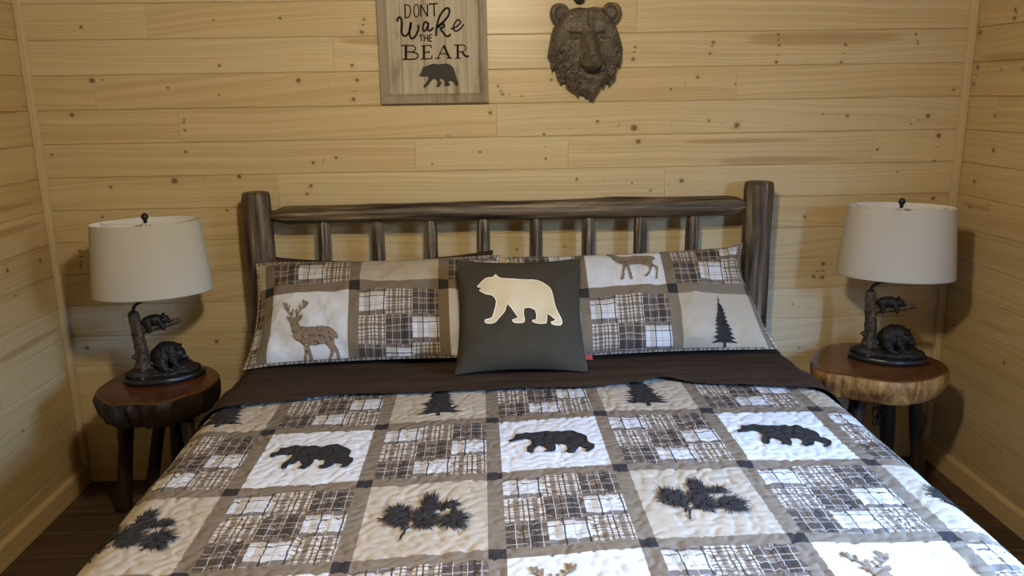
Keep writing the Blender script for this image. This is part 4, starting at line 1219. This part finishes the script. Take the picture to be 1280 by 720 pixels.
# ------------------------------------------------------------------ bear head wall sculpture (relief)
MS = 0.2855 / 500.0                       # crop unit -> metres
MX0, MZ0 = 0.3133, 1.9913                 # crop (350, 0)
HO = [(225, 62), (262, 52), (300, 48), (345, 52), (400, 45), (460, 52), (480, 78), (520, 120), (552, 172), (576, 235), (590, 280), (598, 320), (592, 345), (600, 380), (588, 415), (582, 447), (566, 440), (560, 480), (545, 535), (530, 540), (513, 577), (500, 548), (487, 545), (466, 585), (452, 570), (440, 602), (425, 622), (412, 650), (398, 684), (384, 668), (372, 672), (362, 640), (345, 652), (330, 628), (303, 618), (290, 642), (270, 615), (250, 602), (228, 590), (212, 575), (205, 540), (190, 538), (168, 556), (158, 535), (148, 520), (136, 480), (128, 448), (112, 474), (103, 440), (98, 410), (80, 370), (86, 330), (94, 290), (105, 230), (122, 178), (165, 112), (205, 80)]
G1 = lambda X, Y, cx, cy, sx_, sy_: np.exp(-((X - cx) / sx_) ** 2 - ((Y - cy) / sy_) ** 2)
FUR = Field(1.0, 18, 77); FUR2 = Field(1.0, 18, 78)
def mask_h(X, Y):
    """relief height in metres at crop coordinates"""
    X = np.asarray(X, float); Y = np.asarray(Y, float)
    dome = np.sqrt(np.maximum(0, 1 - ((X - 345) / 285) ** 2 - ((Y - 300) / 400) ** 2))
    h = 0.022 + 0.066 * dome
    cx = 352 + (Y - 200) * 0.075
    # muzzle
    rise = np.clip((Y - 150) / 240, 0, 1); rise = rise * rise * (3 - 2 * rise)
    fall = np.clip((490 - Y) / 50, 0, 1); fall = fall * fall * (3 - 2 * fall)
    w = 38 + 24 * np.clip((Y - 220) / 180, 0, 1)
    mz = np.exp(-(np.abs(X - cx) / w) ** 2.3)
    h += (0.016 + 0.078 * rise) * mz * fall * (Y > 60)
    h += 0.024 * G1(X, Y, 364, 428, 82, 46)
    # nose
    h += 0.028 * np.exp(-(((X - 371) / 40) ** 2 + ((Y - 402) / 24) ** 2) ** 2)
    for nx in (350, 392): h -= 0.010 * G1(X, Y, nx, 416, 11, 8)
    h -= 0.006 * G1(X, Y, 371, 437, 5, 16)
    # mouth line
    ym = 474 - 0.0062 * (X - 362) ** 2
    h -= 0.032 * np.exp(-((Y - ym) / 10.0) ** 2) * np.clip(1 - (np.abs(X - 362) / 108) ** 4, 0, 1)
    # chin
    h += 0.014 * G1(X, Y, 360, 508, 58, 30)
    # eye sockets, lids and eyes
    for ex, ey, s in ((266, 238, -1), (434, 236, 1)):
        h -= 0.027 * G1(X, Y, ex, ey, 42, 26)
        h += 0.015 * np.exp(-(((X - ex) / 15) ** 2 + ((Y - ey - 3) / 12) ** 2) ** 2)
        h += 0.014 * np.exp(-((Y - (ey - 26 - 0.12 * s * (X - ex))) / 9.0) ** 2 - ((X - ex) / 44) ** 2)
        h += 0.009 * np.exp(-((Y - (ey + 26)) / 8.0) ** 2 - ((X - ex) / 28) ** 2)
        h -= 0.006 * np.exp(-((Y - (ey + 13)) / 4.0) ** 2 - ((X - ex) / 26) ** 2)
    # brows, forehead furrow, cheeks
    h += 0.010 * G1(X, Y, 262, 160, 66, 50) + 0.010 * G1(X, Y, 442, 160, 66, 50)
    h -= 0.012 * np.exp(-((X - 352) / 10) ** 2) * np.clip((215 - Y) / 60, 0, 1)
    h += 0.013 * G1(X, Y, 195, 320, 70, 75) + 0.013 * G1(X, Y, 505, 315, 70, 75)
    # fur: tufts that run outwards and down
    ang = np.arctan2(Y - 250, X - 350); rr = np.hypot(X - 350, Y - 250)
    side = np.clip((rr - 95) / 110, 0, 1) * np.clip((Y - 150) / 160, 0.15, 1) * (1 - mz * 0.95)
    a = ang * 26 + 0.9 * np.sin(rr / 38)
    tuft = np.abs(FUR(a * 0.40, rr / 52.0)); t2 = FUR2(a * 1.2, rr / 30.0)
    h += side * (0.0135 * np.minimum(tuft, 1.4) + 0.0022 * t2 - 0.004)
    # scalloped fur layers
    lay = (rr / 62.0 + 0.28 * FUR(a * 0.55, 0.3)) % 1.0
    h += side * 0.0105 * (1 - lay)
    h += 0.0011 * FUR2(X / 9.0, Y / 26.0)
    return h
poly = densify(HO, 9.0)
vo, F = fill_poly(poly, 5.0)
n = len(vo)
A = np.array(poly)
dmin = np.min(np.linalg.norm(vo[:, None, :] - A[None], axis=-1), axis=1)
hh = mask_h(vo[:, 0], vo[:, 1]) * (0.45 + 0.55 * np.clip(dmin / 34.0, 0, 1) ** 0.6)
Vm = [((x - 350) * MS, -h, -y * MS) for (x, y), h in zip(vo, hh)]
E = {}
for f in F:
    for a, b in zip(f, f[1:] + f[:1]): E[(a, b)] = 1
Vb = [((x - 350) * MS, 0.0, -y * MS) for (x, y) in vo]
Fs = [tuple(f[::-1]) for f in F] + [tuple(i + n for i in f) for f in F]
for (a, b) in list(E):
    if (b, a) not in E: Fs.append((a, b, b + n, a + n))
Vall, Fall = Vm + Vb, Fs
# ears: thick-rimmed bowls
for (ex, ey, s, ry) in ((147, 90, -1, 0.35), (538, 88, 1, -0.35)):
    prof = [(0.001, 14), (14, 12), (28, 11), (38, 15), (45, 25), (52, 33), (60, 33), (66, 26), (70, 12), (70, -6), (62, -26), (30, -30), (0.001, -30)]
    V, Fe = lathe(prof, 36)
    R = Matrix.Rotation(ry, 3, 'Z')
    out = []
    for (x, yq, zz) in V:
        k = 1.0 + 0.04 * math.sin(3 * math.atan2(yq, x))
        p = R @ Vector((x * k * 0.97, -zz - 45, yq * k * 1.06))
        out.append(((ex - 350 + p.x) * MS, p.y * MS, (-ey + p.z) * MS))
    Vall, Fall = merge((Vall, Fall), (out, Fe))
mo = mesh_obj('bear_head_sculpture', Vall, Fall, M_MASK)
mo.location = (MX0, -0.001, MZ0)
tag(mo, 'dark brown carved bear head sculpture mounted on the back wall', 'wall sculpture')
bm = bmesh.new(); bm.from_mesh(mo.data); bmesh.ops.recalc_face_normals(bm, faces=bm.faces[:]); bm.to_mesh(mo.data); bm.free()

# dark hook above the bear head
hk = thing('wall_hook', 'black knob-shaped wall hook just above the bear head sculpture', 'hook', (0.2850, 0, 2.002))
V, F = lathe([(0.001, 0.0), (0.021, 0.0), (0.022, 0.003), (0.019, 0.006), (0.001, 0.006)], 20)
mesh_obj('back_plate', [(x, -z, y) for x, y, z in V], [f[::-1] for f in F], M_BLACK, hk)
V, F = lathe([(0.008, 0.004), (0.008, 0.018), (0.020, 0.022), (0.0235, 0.030), (0.0215, 0.038), (0.012, 0.042), (0.001, 0.043)], 8)
mesh_obj('knob', [(x, -z, y) for x, y, z in V], [f[::-1] for f in F], M_BLACK, hk, smooth=False)
# ------------------------------------------------------------------ nightstands
def blend_outline(pts, n=96):
    P = smooth_closed(pts, 8)
    P = np.array(P)
    d = np.r_[0, np.cumsum(np.linalg.norm(np.diff(np.vstack([P, P[:1]]), axis=0), axis=1))]
    t = np.linspace(0, d[-1], n, endpoint=False)
    Q = np.vstack([P, P[:1]])
    return np.stack([np.interp(t, d, Q[:, 0]), np.interp(t, d, Q[:, 1])], -1)
def slab(root, outline, z1, z0, top_mat, bark_mat, seed, rough):
    """round log slice: polished top disc and a bark edge"""
    O = blend_outline(outline, 120)
    c = O.mean(0)
    n = len(O)
    f1 = Field(0.06, 12, seed); f2 = Field(0.02, 12, seed + 1)
    # polished top with a soft lip
    rings = [0.0, 0.15, 0.3, 0.45, 0.6, 0.75, 0.88, 0.955, 0.985, 0.995]
    dz = [0] * 7 + [0, -0.001, -0.004]
    V, RCV, F = [], [], []
    for r, d in zip(rings, dz):
        for i in range(n):
            p = c + (O[i] - c) * r
            V.append((p[0], p[1], z1 + d + 0.0)); RCV.append((p[0], p[1], r * 0.25))
    for k in range(len(rings) - 1):
        for i in range(n):
            i2 = (i + 1) % n
            F.append((k * n + i, (k + 1) * n + i, (k + 1) * n + i2, k * n + i2))
    top = mesh_obj('tabletop', V, F, top_mat, root)
    add_attr(top, 'rc', 'FLOAT_VECTOR', RCV)
    # bark edge
    V, F = [], []
    m = 14
    per = np.r_[0, np.cumsum(np.linalg.norm(np.diff(np.vstack([O, O[:1]]), axis=0), axis=1))]
    for j in range(m + 1):
        t = j / m
        z = z1 - 0.004 - (z1 - 0.004 - z0) * t
        for i in range(n):
            a = per[i]
            bul = 0.005 * math.sin(PI * min(1, t * 1.05)) - 0.016 * t ** 2
            th = 2 * PI * i / n
            bul += rough * (f1(math.cos(th) * 0.25, math.sin(th) * 0.25 + t * 0.03) * 0.006 + f2(math.cos(th) * 0.25, math.sin(th) * 0.25 + t * 0.015) * 0.003) * min(1, t * 5)
            d = O[i] - c; L = np.linalg.norm(d)
            p = c + d * (1 + bul / L) * (0.996)
            V.append((p[0], p[1], z))
    for j in range(m):
        for i in range(n):
            i2 = (i + 1) % n
            F.append((j * n + i, (j + 1) * n + i, (j + 1) * n + i2, j * n + i2))
    V.append((c[0], c[1], z0)); k = len(V) - 1
    for i in range(n): F.append((m * n + i, k, m * n + (i + 1) % n))
    return mesh_obj('bark_edge', V, F, bark_mat, root)
def shift(pts, c): return [(x - c[0], y - c[1]) for x, y in pts]
ZT, ZB = 0.575, 0.474
NSL = [(-1.590, -0.400), (-1.588, -0.298), (-1.559, -0.205), (-1.480, -0.140), (-1.380, -0.112), (-1.287, -0.128), (-1.215, -0.185), (-1.167, -0.275), (-1.160, -0.365), (-1.181, -0.435), (-1.223, -0.485), (-1.262, -0.535), (-1.305, -0.563), (-1.358, -0.556), (-1.406, -0.552), (-1.445, -0.560), (-1.490, -0.540), (-1.550, -0.476)]
cL = (-1.377, -0.34)
ns = thing('nightstand', 'dark bark-edged log slice nightstand left of the bed', 'nightstand', (cL[0], cL[1], 0), 0, 'log slice nightstands')
slab(ns, shift(NSL, cL), ZT, ZB, M_SLABTOP_L, M_BARK_L, 3, 0.7)
for (f, t, r0, r1, sd, kb) in (((-1.617, -0.258), (-1.525, -0.30), 0.030, 0.026, 11, [(0.36, 1.0, 0.03, 0.010)]),
                           ((-1.545, -0.170), (-1.420, -0.215), 0.025, 0.024, 12, []),
                           ((-1.395, -0.215), (-1.345, -0.290), 0.026, 0.028, 13, [(0.2, 2.0, 0.03, 0.008)]),
                           ((-1.215, -0.46), (-1.26, -0.42), 0.027, 0.025, 14, [])):
    log_obj('leg', M_LEG, ns, (f[0] - cL[0], f[1] - cL[1], 0.0), (t[0] - cL[0], t[1] - cL[1], ZB + 0.008), r0, r1, sd, seg=18, amp=0.09, end0=0.003, end1=0.003, knobs=kb)
NSR = [(1.184, -0.374), (1.200, -0.285), (1.245, -0.195), (1.297, -0.130), (1.378, -0.075), (1.469, -0.062), (1.580, -0.110), (1.665, -0.205), (1.707, -0.325), (1.692, -0.416), (1.637, -0.478), (1.548, -0.533), (1.462, -0.555), (1.384, -0.541), (1.318, -0.502), (1.270, -0.465), (1.211, -0.435)]
cR = (1.450, -0.32)
nr = thing('nightstand', 'amber log slice nightstand with stripped live edge right of the bed', 'nightstand', (cR[0], cR[1], 0), 0, 'log slice nightstands')
slab(nr, shift(NSR, cR), ZT, ZB, M_SLABTOP_R, M_BARK_R, 17, 0.5)
for (f, t, r0, r1, sd, kb) in (((1.690, -0.300), (1.620, -0.310), 0.026, 0.024, 31, [(0.31, 2.9, 0.03, 0.018)]),
                           ((1.610, -0.190), (1.560, -0.215), 0.031, 0.030, 32, [(0.3, 0.4, 0.04, 0.010)]),
                           ((1.400, -0.20), (1.430, -0.235), 0.020, 0.020, 33, []),
                           ((1.330, -0.40), (1.370, -0.38), 0.027, 0.025, 34, [])):
    log_obj('leg', M_LEG, nr, (f[0] - cR[0], f[1] - cR[1], 0.0), (t[0] - cR[0], t[1] - cR[1], ZB + 0.008), r0, r1, sd, seg=18, amp=0.09, end0=0.003, end1=0.003, knobs=kb)
# chain hanging under the right nightstand
ch = thing('chain', 'black metal chain hanging beneath the right nightstand', 'chain', (1.492, -0.290, ZB))
def link_mesh(R=0.011, L=0.011, r=0.0028, seg=24, ms=8):
    path = []
    for k in range(seg):
        a = 2 * PI * k / seg
        path.append((R * math.cos(a), 0, R * math.sin(a) + (L if math.sin(a) > 0 else -L)))
    V, F = [], []
    n = len(path)
    for i in range(n):
        p = np.array(path[i]); t = np.array(path[(i + 1) % n]) - np.array(path[i - 1]); t /= np.linalg.norm(t)
        a = np.cross(t, (0, 1, 0)); b = np.array((0, 1, 0))
        for k in range(ms):
            th = 2 * PI * k / ms
            V.append(p + r * (math.cos(th) * a + math.sin(th) * b))
    for i in range(n):
        for k in range(ms):
            i2, k2 = (i + 1) % n, (k + 1) % ms
            F.append((i * ms + k, i2 * ms + k, i2 * ms + k2, i * ms + k2))
    return V, F
V, F = link_mesh()
lk0 = mesh_obj('chain_link', V, F, M_BLACK, ch)
ln = 0
for xo, cnt in ((-0.014, 5), (0.014, 5)):
    for i in range(cnt):
        o = lk0 if ln == 0 else lk0.copy()
        if ln: link(o, ch)
        o.location = (xo * (1 - 0.08 * i), 0.004 * (i % 2), -0.0262 - i * 0.0345)
        o.rotation_euler = (0.1 * (i % 3), 0.0, (PI / 2 if i % 2 else 0) + 0.4 + 0.5 * (xo > 0))
        ln += 1

# ------------------------------------------------------------------ bear lamps
def blob(name, prims, voxel, mat, parent, noise=0.0, nscale=40.0, smooth_it=4):
    """one continuous skin grown round overlapping balls and tapered limbs"""
    bm = bmesh.new()
    def ball(c, r, rot=None):
        M = Matrix.Translation(c) @ (rot.to_4x4() if rot else Matrix.Identity(4)) @ Matrix.Diagonal((*r, 1))
        bmesh.ops.create_icosphere(bm, subdivisions=3, radius=1.0, matrix=M)
    for p in prims:
        if p[0] == 's':
            r = p[2] if isinstance(p[2], tuple) else (p[2],) * 3
            ball(p[1], r, Euler(p[3]).to_matrix() if len(p) > 3 else None)
        else:
            a, b = Vector(p[1]), Vector(p[2]); r0, r1 = p[3], p[4]
            n = max(3, int((b - a).length / (min(r0, r1) * 0.45)))
            for i in range(n + 1):
                r = r0 + (r1 - r0) * i / n
                ball(a.lerp(b, i / n), (r, r, r))
    me = bpy.data.meshes.new(name + '_src'); bm.to_mesh(me); bm.free()
    tmp = bpy.data.objects.new(name + '_src', me); COL.objects.link(tmp)
    md = tmp.modifiers.new('r', 'REMESH'); md.mode = 'VOXEL'; md.voxel_size = voxel
    ms = tmp.modifiers.new('s', 'SMOOTH'); ms.iterations = smooth_it; ms.factor = 0.5
    dg = bpy.context.evaluated_depsgraph_get()
    m2 = bpy.data.meshes.new_from_object(tmp.evaluated_get(dg))
    bpy.data.objects.remove(tmp); bpy.data.meshes.remove(me)
    m2.name = name
    if noise:
        m2.update()
        co = [v.co.copy() for v in m2.vertices]; no = [v.normal.copy() for v in m2.vertices]
        for i, v in enumerate(m2.vertices):
            v.co = co[i] + no[i] * noise * (mnoise.noise(co[i] * nscale) + 0.5 * mnoise.noise(co[i] * nscale * 2.3))
    m2.materials.clear(); m2.materials.append(mat)
    m2.polygons.foreach_set('use_smooth', np.ones(len(m2.polygons), dtype=bool))
    o = bpy.data.objects.new(name, m2)
    return link(o, parent)

def ellipse_plate(bm_list, a, b, z0, z1, wob, seg=56):
    V, F = [], []
    prof = [(0.92, z0), (0.99, z0 + 0.002), (1.0, z0 + (z1 - z0) * .5), (0.985, z1 - 0.003), (0.93, z1), (0.5, z1), (0.001, z1)]
    V.append((0, 0, z0))
    for r, z in prof:
        for k in range(seg):
            th = 2 * PI * k / seg
            w = 1 + wob * (0.5 * math.sin(3 * th + 1.0) + 0.4 * math.sin(5 * th + 2.2) + 0.25 * math.sin(8 * th))
            V.append((a * r * w * math.cos(th), b * r * w * math.sin(th), z))
    for i in range(len(prof) - 1):
        for k in range(seg):
            k2 = (k + 1) % seg
            F.append((1 + i * seg + k, 1 + i * seg + k2, 1 + (i + 1) * seg + k2, 1 + (i + 1) * seg + k))
    for k in range(seg): F.append((0, 1 + (k + 1) % seg, 1 + k))
    return V, F

def make_lamp(label, loc, rotz, tilt=0.0):
    """lamp with local x along its long side; z 0 = underside of the base"""
    r = thing('table_lamp', label, 'lamp', loc, rotz, 'bear and tree trunk table lamps')
    V, F = ellipse_plate(None, 0.150, 0.092, 0.0, 0.024, 0.05)
    mesh_obj('base', V, F, M_BLACK, r)
    rock = blob('rock_mound', [('s', (-0.02, 0.005, 0.030), (0.122, 0.068, 0.022)), ('s', (0.065, -0.008, 0.032), (0.065, 0.055, 0.024)),
                        ('s', (0.110, 0.0, 0.030), (0.030, 0.040, 0.020)), ('s', (0.03, -0.035, 0.028), (0.06, 0.03, 0.018)),
                        ('s', (-0.085, -0.015, 0.034), (0.045, 0.045, 0.024)), ('s', (0.07, 0.03, 0.036), (0.045, 0.035, 0.026)),
                        ('s', (0.092, -0.02, 0.040), (0.022, 0.020, 0.014)), ('s', (0.01, 0.02, 0.04), (0.07, 0.05, 0.02))], 0.004, M_ROCK, r, 0.004, 45)
    tr = blob('tree_trunk', [('c', (-0.080, 0, 0.262), (-0.074, 0, 0.18), 0.0215, 0.0225), ('c', (-0.074, 0, 0.18), (-0.066, 0, 0.09), 0.0225, 0.025),
                             ('c', (-0.066, 0, 0.09), (-0.072, 0, 0.035), 0.025, 0.034), ('c', (-0.07, 0, 0.06), (-0.118, -0.012, 0.026), 0.022, 0.012),
                             ('c', (-0.07, -0.005, 0.06), (-0.072, -0.058, 0.020), 0.020, 0.010), ('c', (-0.06, 0, 0.06), (-0.018, -0.035, 0.028), 0.018, 0.011),
                             ('c', (-0.075, 0.0, 0.05), (-0.105, 0.035, 0.022), 0.018, 0.010), ('s', (-0.096, -0.008, 0.10), 0.010), ('s', (-0.060, -0.018, 0.175), 0.009), ('s', (-0.082, 0, 0.266), (0.0205, 0.0205, 0.006))],
              0.0032, M_BARK, r, 0.0028, 60, 2)
    br = blob('branch', [('c', (-0.072, 0, 0.190), (-0.045, -0.002, 0.203), 0.016, 0.0135), ('c', (-0.045, -0.002, 0.203), (0.015, -0.004, 0.212), 0.0135, 0.0125),
                         ('c', (0.015, -0.004, 0.212), (0.075, -0.006, 0.229), 0.0125, 0.0095), ('c', (0.064, -0.006, 0.226), (0.078, -0.006, 0.240), 0.006, 0.004)], 0.003, M_BARK, r, 0.0018, 70, 2)
    # sleeping cub draped along the branch, head towards the tip
    blob('bear_cub', [('s', (-0.012, -0.004, 0.238), (0.036, 0.021, 0.024), (0, -0.10, 0)), ('s', (-0.036, -0.004, 0.234), (0.022, 0.020, 0.021)),
                      ('s', (0.024, -0.008, 0.240), (0.0195, 0.0175, 0.0175)), ('s', (0.041, -0.010, 0.233), (0.010, 0.009, 0.008)), ('s', (0.049, -0.010, 0.232), 0.004),
                      ('s', (0.022, -0.021, 0.256), 0.006), ('s', (0.022, 0.006, 0.257), 0.006),
                      ('c', (0.010, -0.018, 0.230), (0.022, -0.022, 0.206), 0.009, 0.007), ('c', (0.010, 0.012, 0.230), (0.022, 0.014, 0.206), 0.009, 0.007),
                      ('c', (-0.034, -0.018, 0.230), (-0.030, -0.023, 0.200), 0.011, 0.008), ('c', (-0.034, 0.012, 0.230), (-0.030, 0.016, 0.200), 0.011, 0.008)], 0.0026, M_RESIN, r, 0.0016, 120, 2)
    # mother bear crouched on the rock, rump to the trunk, head low on the right
    blob('mother_bear', [('s', (0.004, 0.004, 0.090), (0.046, 0.042, 0.046)), ('s', (0.036, 0.002, 0.102), (0.042, 0.038, 0.043)), ('s', (0.018, 0.003, 0.108), (0.045, 0.036, 0.040)),
                         ('s', (0.062, -0.010, 0.098), (0.027, 0.026, 0.027), (0, 0.3, 0)), ('s', (0.083, -0.018, 0.083), (0.015, 0.0125, 0.012), (0, 0.5, 0)), ('s', (0.094, -0.020, 0.079), 0.0055),
                         ('s', (0.062, -0.030, 0.124), (0.0085, 0.006, 0.0085)), ('s', (0.070, 0.010, 0.124), (0.0085, 0.006, 0.0085)),
                         ('c', (0.042, -0.030, 0.080), (0.056, -0.036, 0.048), 0.018, 0.013), ('c', (0.056, -0.036, 0.048), (0.078, -0.040, 0.046), 0.012, 0.010),
                         ('c', (0.050, 0.030, 0.080), (0.064, 0.032, 0.048), 0.018, 0.013), ('c', (-0.004, -0.030, 0.074), (0.010, -0.044, 0.048), 0.024, 0.016), ('c', (0.010, -0.044, 0.046), (0.034, -0.050, 0.044), 0.013, 0.010),
                         ('c', (-0.004, 0.034, 0.074), (0.004, 0.042, 0.050), 0.024, 0.016)], 0.003, M_RESIN, r, 0.0024, 110, 2)
    # stem, socket, harp, finial
    st = smooth_path([(-0.080, 0, 0.262), (-0.080, 0, 0.285), (-0.070, 0, 0.303), (-0.045, 0, 0.316), (-0.018, 0, 0.322), (-0.003, 0, 0.333), (0, 0, 0.352)], 6)
    V, F = tube(st, 0.0062, 10)
    mesh_obj('stem', V, F, M_BLACK, r)
    V, F = lathe([(0.001, 0.352), (0.016, 0.352), (0.019, 0.360), (0.019, 0.405), (0.014, 0.410), (0.001, 0.410)], 20)
    mesh_obj('socket', V, F, M_BRASS, r)
    hp = smooth_path([(-0.014, 0, 0.362), (-0.050, 0, 0.41), (-0.060, 0, 0.48), (-0.045, 0, 0.57), (0, 0, 0.612), (0.045, 0, 0.57), (0.060, 0, 0.48), (0.050, 0, 0.41), (0.014, 0, 0.362)], 6)
    V, F = tube(hp, 0.0022, 6)
    mesh_obj('harp', V, F, M_BRASS, r)
    # bulb
    V, F = lathe([(0.012, 0.408), (0.013, 0.425), (0.022, 0.447), (0.029, 0.475), (0.026, 0.498), (0.014, 0.512), (0.001, 0.516)], 20)
    mesh_obj('bulb', V, F, M_LINER, r)
    # oval tapered shade: outer fabric, inner liner, rolled rims
    zb, zt = 0.347, 0.620
    ab, bb, at, bt = 0.216, 0.145, 0.193, 0.125
    seg = 72
    def wall(off):
        V = []
        for z, a, b in ((zb, ab, bb), (zb + 0.004, ab, bb), (zb + (zt - zb) / 3, ab + (at - ab) / 3, bb + (bt - bb) / 3), (zb + (zt - zb) * 2 / 3, ab + (at - ab) * 2 / 3, bb + (bt - bb) * 2 / 3), (zt - 0.004, at, bt), (zt, at, bt)):
            for k in range(seg):
                th = 2 * PI * k / seg
                V.append(((a + off) * math.cos(th), (b + off) * math.sin(th), z))
        return V
    n = 6
    Vo, Vi = wall(0.0), wall(-0.0022)
    side = lambda o, fl: [((o + i * seg + k, o + i * seg + (k + 1) % seg, o + (i + 1) * seg + (k + 1) % seg, o + (i + 1) * seg + k) if not fl else (o + (i + 1) * seg + k, o + (i + 1) * seg + (k + 1) % seg, o + i * seg + (k + 1) % seg, o + i * seg + k)) for i in range(n - 1) for k in range(seg)]
    sh = mesh_obj('lamp_shade', Vo + Vi, side(0, False) + side(n * seg, True) + [((n - 1) * seg + k, (n - 1) * seg + (k + 1) % seg, n * seg + (n - 1) * seg + (k + 1) % seg, n * seg + (n - 1) * seg + k) for k in range(seg)] + [(k, n * seg + k, n * seg + (k + 1) % seg, (k + 1) % seg) for k in range(seg)],
                  [M_SHADE, M_LINER], r, midx=[0] * ((n - 1) * seg) + [1] * ((n - 1) * seg) + [0] * (2 * seg))
    # spider: ring wire with three arms meeting at the finial
    ang = [0.5, 0.5 + 2 * PI / 3, 0.5 + 4 * PI / 3]
    parts = []
    for a in ang:
        e = ((at - 0.004) * math.cos(a), (bt - 0.004) * math.sin(a), zt - 0.006)
        parts.append(tube(smooth_path([(0.010 * math.cos(a), 0.010 * math.sin(a), 0.612), (e[0] * 0.5, e[1] * 0.5, 0.611), e], 4), 0.0018, 6))
    parts.append(lathe([(0.003, 0.609), (0.013, 0.609), (0.013, 0.614), (0.003, 0.614)], 16))
    V, F = merge(*parts)
    mesh_obj('shade_spider', V, F, M_LINER, sh)
    V, F = lathe([(0.004, 0.612), (0.006, 0.616), (0.0055, 0.624), (0.008, 0.628), (0.0062, 0.632), (0.0115, 0.638), (0.0135, 0.645), (0.0118, 0.653), (0.007, 0.658), (0.001, 0.660)], 20)
    V = [(x, y, z - 0.007) for x, y, z in V]
    mesh_obj('finial', V, F, M_BLACK, r)
    return r
def copy_tree(o, parent=None):
    c = o.copy(); COL.objects.link(c)
    if parent is not None: c.parent = parent
    for chd in list(o.children):
        copy_tree(chd, c)
    return c
ZL = ZT + 0.0005
lampL = make_lamp('bear lamp with white oval shade on the dark-barked nightstand left of the bed', (-1.377, -0.285, ZL), math.radians(17))
lampR = copy_tree(lampL)
lampR.location = (1.503, -0.295, ZL)
lampR.rotation_euler = (0, 0, math.radians(-25))
lampR['label'] = 'bear lamp with white oval shade on the amber nightstand right of the bed'

# ------------------------------------------------------------------ ceiling light (out of frame) and daylight
LX0, LY0, LZ0 = -0.05, -2.15, 2.31
cl = thing('ceiling_light', 'glass globe ceiling light hanging above the foot of the bed', 'ceiling light', (LX0, LY0, HGT))
V, F = lathe([(0.001, -0.0005), (0.070, -0.0005), (0.072, -0.012), (0.045, -0.030), (0.016, -0.036), (0.016, -0.080), (0.040, -0.085), (0.042, -0.098), (0.001, -0.098)], 32)
mesh_obj('canopy', V, F, M_BLACK, cl)
em = NT('lit_glass', 0.4)
em.p.inputs['Base Color'].default_value = (0.9, 0.88, 0.82, 1)
em.p.inputs['Emission Color'].default_value = (*LAMP_C, 1)
em.p.inputs['Emission Strength'].default_value = LAMP_EMIT
V, F = lathe([(0.001 + 0.09 * math.sin(PI * k / 20), LZ0 - HGT - 0.09 * math.cos(PI * k / 20)) for k in range(21)], 36)
mesh_obj('glass_globe', V, F, em.m, cl)
# daylight: sky seen through the window
w = bpy.data.worlds.new('sky'); sc.world = w
w.use_nodes = True
bg = w.node_tree.nodes['Background']
wt = w.node_tree
tc = wt.nodes.new('ShaderNodeTexCoord'); sx_ = wt.nodes.new('ShaderNodeSeparateXYZ'); cr_ = wt.nodes.new('ShaderNodeValToRGB')
wt.links.new(tc.outputs['Generated'], sx_.inputs[0]); wt.links.new(sx_.outputs[2], cr_.inputs[0]); wt.links.new(cr_.outputs[0], bg.inputs['Color'])
e_ = cr_.color_ramp.elements
e_[0].position = 0.0; e_[0].color = (0.012, 0.014, 0.010, 1)        # shaded ground
e_[1].position = 0.75; e_[1].color = (0.22, 0.45, 1.0, 1)
k_ = e_.new(0.12); k_.color = (0.03, 0.04, 0.04, 1)                # tree line
k_ = e_.new(0.42); k_.color = (0.27, 0.50, 1.0, 1)
bg.inputs['Strength'].default_value = SKY
pd = bpy.data.lights.new('window_portal', 'AREA')
pd.shape = 'RECTANGLE'; pd.size = WIN[1] - WIN[0]; pd.size_y = WIN[3] - WIN[2]
pd.cycles.is_portal = True
po = bpy.data.objects.new('window_portal', pd)
po.location = (W2 + 0.1, (WIN[0] + WIN[1]) / 2, (WIN[2] + WIN[3]) / 2); po.rotation_euler = (PI / 2, 0, PI / 2)
link(po)

# ------------------------------------------------------------------ camera
cp = CAMP
cam = bpy.data.cameras.new('camera')
cam.sensor_fit = 'HORIZONTAL'; cam.sensor_width = 36.0
cam.lens = cp[6] / 1280.0 * 36.0
cam.clip_start = 0.02
co = bpy.data.objects.new('camera', cam)
yaw, pit, rol = cp[3], cp[4], cp[5]
f = Vector((math.sin(yaw) * math.cos(pit), math.cos(yaw) * math.cos(pit), -math.sin(pit)))
r = Vector((math.cos(yaw), -math.sin(yaw), 0)); u = r.cross(f)
r2 = math.cos(rol) * r + math.sin(rol) * u; u2 = -math.sin(rol) * r + math.cos(rol) * u
M = Matrix((( r2.x, u2.x, -f.x, cp[0]), (r2.y, u2.y, -f.y, cp[1]), (r2.z, u2.z, -f.z, cp[2]), (0, 0, 0, 1)))
co.matrix_world = M
link(co); sc.camera = co
vsn = sc.view_settings
sc.display_settings.display_device = 'sRGB'
vsn.view_transform = 'Standard'; vsn.look = 'None'; vsn.gamma = 1.0; vsn.exposure = EXPO
vsn.use_curve_mapping = False
sc.cycles.use_denoising = True
sc.cycles.max_bounces = 8
sc.cycles.diffuse_bounces = 5
sc.cycles.caustics_reflective = False; sc.cycles.caustics_refractive = False
